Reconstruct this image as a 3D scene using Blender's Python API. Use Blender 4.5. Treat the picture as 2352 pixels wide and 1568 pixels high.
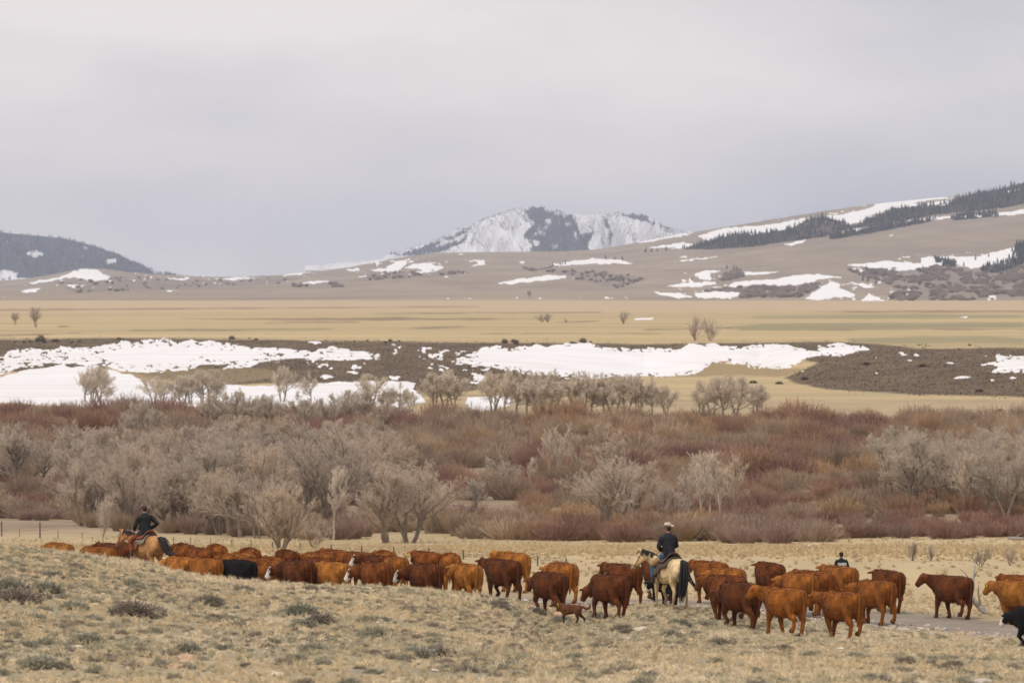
import bpy, bmesh, math, random
import numpy as np
from mathutils import Vector, Matrix

for _o in list(bpy.data.objects):
    bpy.data.objects.remove(_o)
SC = bpy.context.scene
COL = SC.collection
random.seed(7)
RNG = np.random.default_rng(7)
R = math.radians

# ------------------------------------------------------------------ camera
LENS = 200.0
W0, H0 = 2352.0, 1568.0            # the picture measured at this size
F = W0 * LENS / 36.0               # focal length in those pixels
HOR = 640.0                        # row of the true horizon
cam_d = bpy.data.cameras.new('camera')
cam = bpy.data.objects.new('camera', cam_d)
COL.objects.link(cam)
cam_d.lens = LENS
cam_d.sensor_width = 36.0
cam_d.sensor_fit = 'HORIZONTAL'
cam_d.shift_y = -(H0 / 2 - HOR) / W0
cam.rotation_euler = (R(90), 0, 0)
cam.location = (0, 0, 0)
cam_d.clip_start = 1.0
cam_d.clip_end = 60000.0
cam_d.dof.use_dof = True
cam_d.dof.focus_distance = 195.0
cam_d.dof.aperture_fstop = 4.0
SC.camera = cam

# ------------------------------------------------------------------ light
SUN_EL, SUN_AZ = 60.0, 215.0       # azimuth clockwise from +Y (the view direction)
SKY_STRENGTH = 0.10
SUN_STRENGTH = 1.45
world = bpy.data.worlds.new('World')
SC.world = world
world.use_nodes = True
wn = world.node_tree
wn.nodes.clear()

def nd(t, typ, **kw):
    n = t.nodes.new(typ)
    for k, v in kw.items():
        if k.startswith('i_'):
            n.inputs[k[2:].replace('_', ' ')].default_value = v
        elif k.startswith('n_'):
            n.inputs[int(k[2:])].default_value = v
        else:
            setattr(n, k, v)
    return n

def lk(t, a, b):
    t.links.new(a, b)

def ramp(t, stops, interp='LINEAR'):
    n = t.nodes.new('ShaderNodeValToRGB')
    cr = n.color_ramp
    cr.interpolation = interp
    while len(cr.elements) > 1:
        cr.elements.remove(cr.elements[-1])
    cr.elements[0].position = stops[0][0]
    cr.elements[0].color = (*stops[0][1], 1)
    for p, c in stops[1:]:
        e = cr.elements.new(p)
        e.color = (*c, 1)
    return n

sky = nd(wn, 'ShaderNodeTexSky', sky_type='NISHITA', sun_disc=False)
sky.sun_elevation = R(SUN_EL)
sky.sun_rotation = R(SUN_AZ)
sky.air_density = 1.0
sky.dust_density = 2.0
tc = nd(wn, 'ShaderNodeTexCoord')
mp = nd(wn, 'ShaderNodeMapping')
mp.inputs['Scale'].default_value = (5.0, 5.0, 15.0)
mp.inputs['Location'].default_value = (1.3, 0.2, 0.55)
lk(wn, tc.outputs['Generated'], mp.inputs['Vector'])
n1 = nd(wn, 'ShaderNodeTexNoise', i_Scale=2.0, i_Detail=4.0, i_Roughness=0.5)
lk(wn, mp.outputs[0], n1.inputs['Vector'])
# overcast: brighter, warmer cloud towards the sun's side (left), greyer away from it
sx = nd(wn, 'ShaderNodeSeparateXYZ')
lk(wn, tc.outputs['Generated'], sx.inputs[0])
mx = nd(wn, 'ShaderNodeMath', operation='MULTIPLY_ADD')
lk(wn, sx.outputs['X'], mx.inputs[0])
mx.inputs[1].default_value = -4.2
mx.inputs[2].default_value = 0.46
mz = nd(wn, 'ShaderNodeMath', operation='MULTIPLY_ADD')
lk(wn, sx.outputs['Z'], mz.inputs[0])
mz.inputs[1].default_value = 1.6
lk(wn, mx.outputs[0], mz.inputs[2])
cl = nd(wn, 'ShaderNodeClamp')
lk(wn, mz.outputs[0], cl.inputs[0])
ma = nd(wn, 'ShaderNodeMath', operation='MULTIPLY_ADD')
lk(wn, n1.outputs['Fac'], ma.inputs[0])
ma.inputs[1].default_value = 3.0
ma.inputs[2].default_value = -1.5
mb_ = nd(wn, 'ShaderNodeMath', operation='ADD')
lk(wn, ma.outputs[0], mb_.inputs[0])
lk(wn, cl.outputs[0], mb_.inputs[1])
cr = ramp(wn, [(0.0, (0.605, 0.59, 0.625)), (0.45, (0.71, 0.68, 0.695)), (1.0, (0.85, 0.79, 0.775))])
lk(wn, mb_.outputs[0], cr.inputs[0])
sk = nd(wn, 'ShaderNodeVectorMath', operation='SCALE')
lk(wn, sky.outputs[0], sk.inputs[0])
sk.inputs['Scale'].default_value = SKY_STRENGTH
mixw = nd(wn, 'ShaderNodeMix', data_type='RGBA')
mixw.inputs[0].default_value = 0.95
lk(wn, sk.outputs[0], mixw.inputs[6])
lk(wn, cr.outputs[0], mixw.inputs[7])
bg = nd(wn, 'ShaderNodeBackground')
bg.inputs['Strength'].default_value = 1.0
lk(wn, mixw.outputs[2], bg.inputs[0])
wo = nd(wn, 'ShaderNodeOutputWorld')
lk(wn, bg.outputs[0], wo.inputs[0])

sun_d = bpy.data.lights.new('sun', 'SUN')
sun_d.energy = SUN_STRENGTH
sun_d.angle = R(11)
sun_d.color = (1.0, 0.92, 0.81)
sun = bpy.data.objects.new('sun', sun_d)
COL.objects.link(sun)
_sd = Vector((math.sin(R(SUN_AZ)) * math.cos(R(SUN_EL)), math.cos(R(SUN_AZ)) * math.cos(R(SUN_EL)), math.sin(R(SUN_EL))))
sun.rotation_euler = _sd.to_track_quat('Z', 'Y').to_euler()
sun.location = (-60, -60, 120)

SC.view_settings.view_transform = 'Standard'
SC.view_settings.look = 'None'
SC.view_settings.exposure = 0.14
SC.view_settings.gamma = 1.0
SC.view_settings.use_curve_mapping = False
SC.cycles.max_bounces = 6
SC.cycles.diffuse_bounces = 3
SC.cycles.volume_bounces = 1
SC.cycles.transparent_max_bounces = 8
SC.cycles.use_denoising = True

# ------------------------------------------------------------------ helpers
def tag(o, label=None, cat=None, group=None, kind=None):
    if label: o['label'] = label
    if cat: o['category'] = cat
    if group: o['group'] = group
    if kind: o['kind'] = kind
    return o

def mesh_np(name, V, faces, smooth=True):
    """faces: list of int arrays, each (m, k)"""
    me = bpy.data.meshes.new(name)
    V = np.asarray(V, dtype=np.float32)
    me.vertices.add(len(V))
    me.vertices.foreach_set('co', V.ravel())
    loops, starts, tot = [], [], 0
    for f in faces:
        f = np.asarray(f, dtype=np.int32)
        if not len(f):
            continue
        loops.append(f.ravel())
        starts.append(tot + np.arange(len(f)) * f.shape[1])
        tot += f.size
    loops = np.concatenate(loops)
    starts = np.concatenate(starts)
    me.loops.add(len(loops))
    me.loops.foreach_set('vertex_index', loops)
    me.polygons.add(len(starts))
    me.polygons.foreach_set('loop_start', starts.astype(np.int32))
    me.polygons.foreach_set('use_smooth', np.full(len(starts), smooth))
    me.update(calc_edges=True)
    me.validate()
    return me

def fattr(me, name, arr):
    a = me.attributes.new(name, 'FLOAT', 'POINT')
    a.data.foreach_set('value', np.asarray(arr, dtype=np.float32))

def link(name, me, parent=None, m=None):
    o = bpy.data.objects.new(name, me)
    COL.objects.link(o)
    if parent is not None:
        o.parent = parent
    if m is not None and not me.materials:
        me.materials.append(m)
    return o

def empty(name, loc=(0, 0, 0), rz=0.0, s=1.0):
    o = bpy.data.objects.new(name, None)
    COL.objects.link(o)
    o.location = loc
    o.rotation_euler = (0, 0, rz)
    o.scale = (s, s, s)
    o.empty_display_size = 0.3
    return o

def _hash(ix, iy, seed):
    h = (ix.astype(np.int64) * 374761393 + iy.astype(np.int64) * 668265263 + seed * 1442695041) & 0xFFFFFFFF
    h = ((h ^ (h >> 13)) * 1274126177) & 0xFFFFFFFF
    h = h ^ (h >> 16)
    return (h & 0xFFFFFF) / float(0xFFFFFF)

def vnoise(x, y, seed=0):
    x = np.asarray(x, float); y = np.asarray(y, float)
    ix = np.floor(x); iy = np.floor(y)
    fx = x - ix; fy = y - iy
    ix = ix.astype(np.int64); iy = iy.astype(np.int64)
    fx = fx * fx * (3 - 2 * fx); fy = fy * fy * (3 - 2 * fy)
    a = _hash(ix, iy, seed); b = _hash(ix + 1, iy, seed)
    c = _hash(ix, iy + 1, seed); d = _hash(ix + 1, iy + 1, seed)
    return (a + (b - a) * fx) * (1 - fy) + (c + (d - c) * fx) * fy   # 0..1

def fbm(x, y, seed=0, oct=4, gain=0.5):
    s = 0; a = 1.0; n = 0
    for i in range(oct):
        s = s + a * (vnoise(x * 2 ** i, y * 2 ** i, seed + i * 17) * 2 - 1)
        n += a
        a *= gain
    return s / n                     # -1..1

def sstep(t):
    t = np.clip(t, 0, 1)
    return t * t * (3 - 2 * t)

def inpoly(px, py, poly):
    px = np.asarray(px); py = np.asarray(py)
    r = np.zeros(px.shape, bool)
    n = len(poly)
    for i in range(n):
        x1, y1 = poly[i]; x2, y2 = poly[(i + 1) % n]
        if y1 == y2:
            continue
        c = ((y1 > py) != (y2 > py)) & (px < (x2 - x1) * (py - y1) / (y2 - y1) + x1)
        r ^= c
    return r

# ------------------------------------------------------------------ materials
def new_mat(name, rough=0.9, spec=0.2):
    m = bpy.data.materials.new(name)
    m.use_nodes = True
    t = m.node_tree
    t.nodes.clear()
    out = nd(t, 'ShaderNodeOutputMaterial')
    b = nd(t, 'ShaderNodeBsdfPrincipled')
    b.inputs['Roughness'].default_value = rough
    b.inputs['Specular IOR Level'].default_value = spec
    lk(t, b.outputs[0], out.inputs[0])
    return m, t, b

def mix(t, fac, a, b, mode='MIX'):
    n = nd(t, 'ShaderNodeMix', data_type='RGBA', blend_type=mode)
    for sock, v in ((n.inputs[0], fac), (n.inputs[6], a), (n.inputs[7], b)):
        if isinstance(v, (int, float)):
            sock.default_value = v
        elif isinstance(v, tuple):
            sock.default_value = (*v, 1) if len(v) == 3 else v
        else:
            lk(t, v, sock)
    return n.outputs[2]

def noise(t, scale, detail=4.0, rough=0.55, vec=None, sc=None, dist=0.0):
    n = nd(t, 'ShaderNodeTexNoise', i_Scale=scale, i_Detail=detail, i_Roughness=rough, i_Distortion=dist)
    if sc is not None:
        p = nd(t, 'ShaderNodeMapping')
        p.inputs['Scale'].default_value = sc
        if vec is None:
            vec = nd(t, 'ShaderNodeTexCoord').outputs['Object']
        lk(t, vec, p.inputs['Vector'])
        lk(t, p.outputs[0], n.inputs['Vector'])
    elif vec is not None:
        lk(t, vec, n.inputs['Vector'])
    else:
        lk(t, nd(t, 'ShaderNodeTexCoord').outputs['Object'], n.inputs['Vector'])
    return n.outputs['Fac']

def rng(t, v, a, b, c=0.0, d=1.0):
    n = nd(t, 'ShaderNodeMapRange')
    lk(t, v, n.inputs[0])
    n.inputs[1].default_value = a; n.inputs[2].default_value = b
    n.inputs[3].default_value = c; n.inputs[4].default_value = d
    return n.outputs[0]

def bump(t, b, v, strength=0.4, dist=0.05):
    n = nd(t, 'ShaderNodeBump')
    n.inputs['Strength'].default_value = strength
    n.inputs['Distance'].default_value = dist
    lk(t, v, n.inputs['Height'])
    lk(t, n.outputs[0], b.inputs['Normal'])

def attr(t, name, typ='GEOMETRY'):
    n = nd(t, 'ShaderNodeAttribute', attribute_type=typ)
    n.attribute_name = name
    return n

def simple_mat(name, col, var=0.25, scale=8.0, rough=0.8, spec=0.2, bm=0.0):
    m, t, b = new_mat(name, rough, spec)
    nz = noise(t, scale, 4)
    f = rng(t, nz, 0.25, 0.75, 1 - var, 1 + var)
    v = nd(t, 'ShaderNodeVectorMath', operation='SCALE')
    v.inputs[0].default_value = col
    lk(t, f, v.inputs['Scale'])
    lk(t, v.outputs[0], b.inputs['Base Color'])
    if bm:
        bump(t, b, nz, bm, 0.02)
    return m

def tint_mat(name, typ='INSTANCER', var=0.3, scale=3.0, rough=0.95, spec=0.1):
    """colour from the property or instance attribute «tint»"""
    m, t, b = new_mat(name, rough, spec)
    a = attr(t, 'tint', typ)
    nz = noise(t, scale, 3)
    f = rng(t, nz, 0.25, 0.75, 1 - var, 1 + var)
    v = nd(t, 'ShaderNodeVectorMath', operation='SCALE')
    lk(t, a.outputs['Vector'], v.inputs[0])
    lk(t, f, v.inputs['Scale'])
    lk(t, v.outputs[0], b.inputs['Base Color'])
    return m

# ------------------------------------------------------------------ terrain heights
CU = [-900, -600, 0, 200, 400, 600, 900, 960, 1070, 1176, 1250, 1500, 1800, 2352, 3200]
CP = [1175, 1195, 1236, 1262, 1298, 1325, 1343, 1349, 1362, 1375, 1387, 1420, 1452, 1492, 1535]
CY = [150, 152, 156, 158, 160, 162, 164, 164, 165, 166, 167, 169, 170, 167, 160]
ZP = -10.9
_by = np.arange(0, 4800.0, 2.0)
_bz = np.interp(_by, [0, 222, 500, 585, 720, 4800], [ZP, ZP, -23.4, -24.6, -25.0, -25.0])
_k = np.ones(21) / 21
_bz = np.convolve(np.pad(_bz, 10, mode='edge'), _k, 'valid')
RB_U = [-900, 0, 600, 1000, 1300, 1500, 1650, 1750, 1900, 2352, 3200]
RB_P = [872, 868, 876, 884, 872, 862, 846, 865, 900, 912, 915]
RT_U = [-900, 0, 700, 1200, 1700, 1900, 2100, 2352, 3200]
RT_P = [788, 786, 780, 786, 788, 786, 790, 795, 795]
ZV, ZBN = -25.0, -17.5
Y_H0, Y_H1 = 4573.0, 9000.0
SK_U = [-900, 0, 60, 130, 190, 240, 300, 400, 480, 560, 640, 720, 800, 860, 940, 1000, 1100, 1200, 1300, 1380, 1450, 1520, 1600, 1700, 1800, 1900, 2000, 2100, 2200, 2280, 2352, 2700, 3200]
SK_P = [652, 645, 640, 628, 616, 617, 626, 632, 636, 635, 632, 624, 614, 603, 588, 581, 579, 578, 577, 572, 560, 547, 532, 516, 500, 484, 470, 460, 450, 438, 419, 372, 330]

def z_near(u, Y):
    yc = np.interp(u, CU, CY)
    zc = -(np.interp(u, CU, CP) - HOR) * yc / F
    z0 = -7.1
    s = (Y - 100.0) / (yc - 100.0)
    zf = z0 + (zc - z0) * np.clip(s, 0, 1)
    zf = np.where(Y < 100, -1.9 + (z0 + 1.9) * np.clip(Y, 0, 100) / 100.0, zf)
    base = np.interp(Y, _by, _bz)
    # the small rise the left rider crosses
    base = base + 0.34 * np.exp(-(((u - W0 / 2) * Y / F + 12.6) / 2.2) ** 2 - ((Y - 199) / 3.5) ** 2)
    # a shallow dip beyond the road on the right
    base = base - 0.6 * np.exp(-((Y - 208) / 9.0) ** 2) * sstep((u - 1500) / 300.0)
    d = sstep((Y - yc) / np.interp(u, [330, 440], [46.0, 29.0]))
    return np.where(Y <= yc, zf, zc + (base - zc) * d)

def road_dist(X, Y):
    """signed distance across the gravel road's centre line"""
    pts = ROAD
    best = np.full(np.shape(X), 1e9)
    for (x1, y1), (x2, y2) in zip(pts[:-1], pts[1:]):
        dx, dy = x2 - x1, y2 - y1
        L2 = dx * dx + dy * dy
        t = np.clip(((X - x1) * dx + (Y - y1) * dy) / L2, 0, 1)
        best = np.minimum(best, np.hypot(X - x1 - t * dx, Y - y1 - t * dy))
    return best

ROAD = [(60, 158), (40, 164), (27, 169.5), (20, 173.0), (15.0, 176.5), (10.5, 181.5), (6.6, 186.8), (1.8, 194.0), (-6, 201.5), (-14, 208), (-22, 218), (-32, 232)]

def zf(u, Y, rough=True):
    """ground height at the bearing u (picture column) and distance Y"""
    u = np.asarray(u, float); Y = np.asarray(Y, float)
    u, Y = np.broadcast_arrays(u, Y)
    X = (u - W0 / 2) * Y / F
    z = z_near(u, Y)
    if rough:
        w = np.clip((240 - Y) / 40, 0, 1)
        rd = sstep((road_dist(X, Y) - 2.6) / 2.0)
        z = z + w * rd * (0.16 * fbm(X / 6.0, Y / 9.0, 3, 3) + 0.05 * fbm(X / 0.9, Y / 1.3, 5, 2))
        z = z + np.clip((Y - 240) / 60, 0, 1) * np.clip((1300 - Y) / 100, 0, 1) * 0.07 * fbm(X / 30.0, Y / 45.0, 9, 3)
    # terrace riser and bench
    yb = -ZV * F / (np.interp(u, RB_U, RB_P) - HOR)
    yt = -ZBN * F / (np.interp(u, RT_U, RT_P) - HOR)
    yb = np.minimum(yb, yt - 90)
    s = sstep((Y - yb) / (yt - yb))
    zr = ZV + (ZBN - ZV) * s
    if rough:
        zr = zr + 0.7 * fbm(X / 55.0, Y / 60.0, 21, 3) * np.clip(4 * s * (1 - s) + 0.12, 0, 1)
    z = np.where(Y > yb, np.maximum(zr, -30), z)
    # hills
    t = np.clip((Y - Y_H0) / (Y_H1 - Y_H0), 0, 1)
    S = np.interp(u, SK_U, SK_P)
    pb = -ZBN * F / Y_H0 + HOR
    py = pb - (pb - S) * t ** 0.95
    zh = -(py - HOR) * Y / F
    amp = np.clip((pb - S) / 120.0, 0.25, 1.0)
    zh = zh + amp * 4 * t * (1 - t) * (14.0 * fbm(X / 420.0 + 3, Y / 900.0, 31, 4))
    zh = np.where(Y > Y_H1, zh - ((Y - Y_H1) / 900.0) ** 2 * 60 - (Y - Y_H1) * 0.02, zh)
    return np.where(Y > Y_H0, zh, z)

# lower the crest until its outline against what lies behind falls where it should
_CP0 = list(CP)
for _it in range(8):
    for _i, _u in enumerate(CU):
        if _u > 1300: continue
        _Y = np.arange(110, CY[_i] + 22, 0.5)
        _r = (HOR - zf(np.full(_Y.shape, float(_u)), _Y, False) * F / _Y).min()
        CP[_i] += (_CP0[_i] + (16 if _u < 700 else 11) - _r) * 0.9     # the grass adds its own height

def at(u, Y, dz=0.0):
    u = float(u); Y = float(Y)
    return ((u - W0 / 2) * Y / F, Y, float(zf(u, Y)) + dz)

def y_of(u, py, lo, hi, n=1600):
    """distance at which column u's ground shows at row py (arrays); walks each column from near to far"""
    u = np.asarray(u, float); py = np.asarray(py, float)
    Ys = np.geomspace(lo, hi, n)
    out = np.empty(u.shape)
    for uu in np.unique(u):
        k = u == uu
        p = HOR - zf(uu, Ys) * F / Ys
        p = np.minimum.accumulate(p)
        p = p - np.arange(n) * 1e-7
        out[k] = np.interp(-py[k], -p, Ys)
    return out

def fan(name, us, Ys, m, extra=None, kind='structure'):
    U, YY = np.meshgrid(us, Ys)
    Z = zf(U, YY)
    V = np.stack([(U - W0 / 2) * YY / F, YY, Z], -1).reshape(-1, 3)
    nu, ny = len(us), len(Ys)
    i = np.arange(nu - 1)[None, :] + np.arange(ny - 1)[:, None] * nu
    q = np.stack([i, i + 1, i + nu + 1, i + nu], -1).reshape(-1, 4)
    me = mesh_np(name, V, [q])
    PY = HOR - Z * F / np.maximum(YY, 1)
    if extra:
        for k, fn in extra.items():
            fattr(me, k, fn(U, YY, PY, V[:, 0].reshape(U.shape)).ravel())
    o = link(name, me, None, m)
    o['kind'] = kind
    return o
# ------------------------------------------------------------------ ground materials
def ground_mat():
    m, t, b = new_mat('dry_sage_ground', 0.95, 0.1)
    big = noise(t, 0.22, 4, sc=(1, 0.8, 1))
    mid = noise(t, 1.6, 5)
    fine = noise(t, 9.0, 5, 0.65)
    c = mix(t, rng(t, mid, 0.38, 0.62), (0.41, 0.32, 0.20), (0.55, 0.44, 0.28))
    c = mix(t, rng(t, big, 0.45, 0.62), c, (0.33, 0.30, 0.21))
    c = mix(t, rng(t, fine, 0.30, 0.75, 0, 0.55), c, (0.20, 0.165, 0.11))
    st = noise(t, 2.7, 2, vec=None)
    c = mix(t, rng(t, st, 0.66, 0.70, 0, 0.7), c, (0.52, 0.43, 0.32))
    rd = attr(t, 'road').outputs['Fac']
    rn = noise(t, 0.7, 3, sc=(1, 1, 1))
    rc = mix(t, rng(t, rn, 0.35, 0.65), (0.30, 0.25, 0.205), (0.385, 0.325, 0.265))
    rf = noise(t, 6.0, 6, 0.75)
    rc = mix(t, rng(t, rf, 0.35, 0.68, 0, 0.75), rc, (0.20, 0.165, 0.135))
    dg = noise(t, 1.1, 2)
    rc = mix(t, rng(t, dg, 0.67, 0.70, 0, 0.8), rc, (0.13, 0.10, 0.07))
    edge = nd(t, 'ShaderNodeMath', operation='MULTIPLY_ADD')
    lk(t, mid, edge.inputs[0]); edge.inputs[1].default_value = 0.7
    lk(t, rd, edge.inputs[2])
    c = mix(t, rng(t, edge.outputs[0], 0.72, 0.98), c, rc)
    # gravelly verge
    me_ = attr(t, 'meadow').outputs['Fac']
    mn = noise(t, 0.35, 5, sc=(1, 0.35, 1))
    mc = mix(t, rng(t, mn, 0.35, 0.68), (0.44, 0.345, 0.20), (0.55, 0.435, 0.26))
    mc = mix(t, rng(t, fine, 0.45, 0.75, 0, 0.4), mc, (0.34, 0.26, 0.16))
    c = mix(t, rng(t, me_, 0.2, 0.8), c, mc)
    lk(t, c, b.inputs['Base Color'])
    bump(t, b, fine, 0.6, 0.06)
    return m

def meadow_mat():
    m, t, b = new_mat('dry_meadow', 0.95, 0.1)
    mn = noise(t, 0.10, 6, sc=(1, 0.3, 1))
    fine = noise(t, 1.2, 5, 0.65, sc=(1, 0.5, 1))
    c = mix(t, rng(t, mn, 0.35, 0.65), (0.42, 0.33, 0.185), (0.55, 0.435, 0.26))
    c = mix(t, rng(t, fine, 0.45, 0.8, 0, 0.5), c, (0.36, 0.275, 0.165))
    w = attr(t, 'wood').outputs['Fac']
    wn_ = noise(t, 0.16, 5)
    wc = mix(t, rng(t, wn_, 0.35, 0.65), (0.22, 0.165, 0.12), (0.36, 0.28, 0.19))
    c = mix(t, w, c, wc)
    lk(t, c, b.inputs['Base Color'])
    bump(t, b, fine, 0.4, 0.15)
    return m

def bench_mat():
    m, t, b = new_mat('golden_pasture', 0.95, 0.08)
    st = noise(t, 1.0, 5, 0.55, sc=(0.004, 0.020, 0.02))
    st2 = noise(t, 1.0, 4, 0.6, sc=(0.0016, 0.045, 0.02))
    fine = noise(t, 0.5, 5, 0.7, sc=(0.5, 0.25, 1))
    c = mix(t, rng(t, st, 0.34, 0.66), (0.455, 0.35, 0.19), (0.60, 0.465, 0.255))
    c = mix(t, rng(t, st2, 0.52, 0.62, 0, 0.85), c, (0.30, 0.26, 0.155))
    c = mix(t, rng(t, fine, 0.35, 0.8, 0, 0.4), c, (0.36, 0.275, 0.17))
    g = attr(t, 'green').outputs['Fac']
    c = mix(t, g, c, (0.235, 0.225, 0.135))
    pk = attr(t, 'pink').outputs['Fac']
    c = mix(t, pk, c, (0.50, 0.385, 0.26))
    mk = attr(t, 'mark').outputs['Fac']
    c = mix(t, mk, c, (0.20, 0.15, 0.10))
    s = attr(t, 'sage').outputs['Fac']
    sn = noise(t, 0.10, 8, 0.75, sc=(1, 0.6, 1))
    sc_ = mix(t, rng(t, sn, 0.35, 0.68), (0.088, 0.062, 0.044), (0.19, 0.138, 0.09))
    c = mix(t, s, c, sc_)
    o = attr(t, 'olive').outputs['Fac']
    c = mix(t, o, c, (0.27, 0.205, 0.115))
    lk(t, c, b.inputs['Base Color'])
    return m

def hills_mat():
    m, t, b = new_mat('far_rangeland', 0.95, 0.08)
    st = noise(t, 1.0, 6, 0.6, sc=(0.0022, 0.0012, 0.006))
    f2 = noise(t, 1.0, 6, 0.65, sc=(0.012, 0.006, 0.03))
    c = mix(t, rng(t, st, 0.35, 0.65), (0.30, 0.245, 0.20), (0.40, 0.33, 0.255))
    c = mix(t, rng(t, f2, 0.42, 0.70, 0, 0.75), c, (0.235, 0.195, 0.17))
    f3 = noise(t, 1.0, 6, 0.7, sc=(0.035, 0.010, 0.08))
    c = mix(t, rng(t, f3, 0.40, 0.75, 0, 0.5), c, (0.22, 0.185, 0.165))
    w = attr(t, 'brush').outputs['Fac']
    c = mix(t, w, c, mix(t, rng(t, f2, 0.4, 0.7), (0.23, 0.195, 0.175), (0.31, 0.26, 0.23)))
    g = attr(t, 'straw').outputs['Fac']
    c = mix(t, g, c, (0.46, 0.37, 0.25))
    fo = attr(t, 'forest').outputs['Fac']
    c = mix(t, rng(t, fo, 0.2, 0.8), c, (0.055, 0.052, 0.052))
    lk(t, c, b.inputs['Base Color'])
    return m

def snow_mat(name='old_snow', col=(0.83, 0.825, 0.835), dirt=0.10):
    m, t, b = new_mat(name, 0.75, 0.2)
    n_ = noise(t, 1.0, 7, 0.65, sc=(0.02, 0.10, 0.3))
    c = mix(t, rng(t, n_, 0.42, 0.72, 0, dirt * 7), col, (0.66, 0.62, 0.60))
    lk(t, c, b.inputs['Base Color'])
    bump(t, b, noise(t, 1.0, 5, 0.55, sc=(0.05, 0.12, 0.3)), 0.55, 1.2)
    return m

# ------------------------------------------------------------------ picture-traced outlines of snow, brush and forest on the terrain
K = 2.7035
def ZT(o, p):      # valley zooms (columns offset o source px)
    return [((o + x / K) / 1.08844, 753.4 + y / K / 1.08844) for x, y in p]
K2 = 2.7349
def ZH(o, p):      # hill zooms
    return [((o + x / K2) / 1.08844, 404.3 + y / K2 / 1.08844) for x, y in p]

SAGE = [(-900, 782), (0, 780), (250, 776), (600, 780), (900, 784), (1180, 786), (1500, 790), (1700, 787), (1900, 785), (2010, 790), (2100, 800), (2352, 798),
        (3200, 800), (3200, 914), (2352, 912), (2100, 906), (1990, 900), (1900, 893), (1830, 880), (1800, 868), (1840, 850), (1880, 832), (1760, 812), (1500, 862), (1300, 876), (1000, 905),
        (850, 880), (620, 880), (470, 884), (330, 862), (270, 845), (0, 852), (-900, 862)]
OLIVE = [(272, 855), (400, 844), (620, 848), (640, 866), (520, 884), (330, 872)]
OLIVE2 = [(1640, 835), (1720, 838), (1850, 845), (1800, 865), (1700, 862), (1560, 866), (1500, 868)]
GREEN = [(1940, 778), (2100, 773), (2280, 772), (2352, 776), (2352, 790), (2200, 787), (2050, 790), (1960, 786)]
GREEN2 = [(1660, 752), (1760, 743), (2100, 742), (2352, 740), (2352, 752), (2000, 756), (1700, 757)]
GREEN3 = [(1700, 727), (2100, 721), (2352, 724), (2352, 730), (2000, 731), (1750, 730)]

MARKS = [[(-300, 771), (80, 767), (178, 763), (186, 766), (80, 770), (-300, 775)], [(350, 733), (900, 729), (1300, 733), (900, 736)], [(-300, 712), (300, 708), (1100, 703), (1100, 705), (300, 711), (-300, 716)], [(1480, 755), (1680, 752), (1680, 755), (1480, 758)], [(930, 753), (1060, 749), (1074, 752), (950, 755)], [(1700, 757), (2400, 755), (2400, 757), (1700, 759)],
         [(130, 749), (160, 748), (158, 752), (132, 752)], [(600, 741), (820, 738), (830, 740), (610, 743)], [(1840, 716), (2100, 713), (2500, 714), (2500, 716), (2000, 718)], [(860, 719), (1380, 716), (1380, 718), (860, 721)], [(1280, 738), (1380, 736), (1380, 739), (1285, 741)], [(300, 757), (760, 755), (760, 757), (300, 760)], [(1100, 766), (1520, 764), (1520, 766), (1100, 768)]]
VALLEY_SNOW = {
    'upper_left': ZT(0, [(-700, 330), (-700, 170), (-200, 180), (0, 230), (50, 160), (130, 150), (200, 135), (310, 150), (440, 130), (600, 135), (740, 110), (840, 80), (900, 95), (980, 80), (1130, 75), (1200, 100), (1290, 75), (1340, 90), (1420, 85), (1500, 100), (1700, 128), (1850, 135), (2000, 150), (2100, 160), (2250, 120), (2325, 140), (2450, 155), (2608, 180), (2500, 212), (2298, 222),
                        (2200, 215), (2050, 205), (1900, 215), (1750, 232), (1700, 268), (1500, 278), (1560, 250), (1350, 245), (1250, 288), (1000, 300), (800, 290), (720, 265), (650, 245), (400, 240), (250, 245), (100, 280), (0, 320)]),
    'lower_left': ZT(0, [(-700, 345), (0, 330), (200, 280), (420, 262), (620, 265), (760, 290), (900, 320), (960, 345), (1000, 375), (1200, 380), (1540, 385), (1700, 395), (1850, 390), (2050, 375), (2325, 365), (2450, 360), (2700, 360), (2818, 372), (2788, 410), (2850, 455), (2880, 505), (2720, 530), (2400, 530), (2298, 540), (1900, 530), (1500, 530), (900, 540), (640, 530), (350, 520), (0, 505), (-700, 500)]),
    'hollow': ZT(0, [(3148, 465), (3428, 462), (3500, 500), (3300, 560), (3160, 545)]),
    'central': ZT(850, [(960, 130), (1060, 115), (1140, 135), (1300, 122), (1330, 105), (1400, 125), (1540, 98), (1700, 105), (1800, 130), (2000, 142), (2150, 137), (2298, 140), (2358, 105), (2448, 110), (2518, 95), (2598, 120), (2738, 130), (2858, 110), (3018, 110), (3168, 150), (3218, 145), (3298, 110), (3388, 100), (3468, 120), (3538, 120), (3598, 150), (3498, 160), (3378, 195), (3238, 190), (3128, 215), (3078, 260), (2958, 280), (2798, 260), (2678, 238), (2568, 222), (2498, 252), (2438, 300), (2298, 325), (2200, 330), (1900, 330), (1780, 332), (1680, 355), (1560, 332), (1240, 312), (1200, 290), (1050, 270), (850, 242), (760, 235), (900, 200), (830, 182), (960, 160)]),
    'mid_patch': ZT(850, [(880, 300), (950, 305), (1050, 330), (985, 350), (960, 382), (870, 370), (900, 335)]),
    'right_edge': ZT(1700, [(2030, 252), (2140, 225), (2135, 180), (2200, 190), (2325, 188), (2500, 180), (2700, 200), (2700, 300), (2325, 300), (2090, 300), (2150, 262)]),
}
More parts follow.
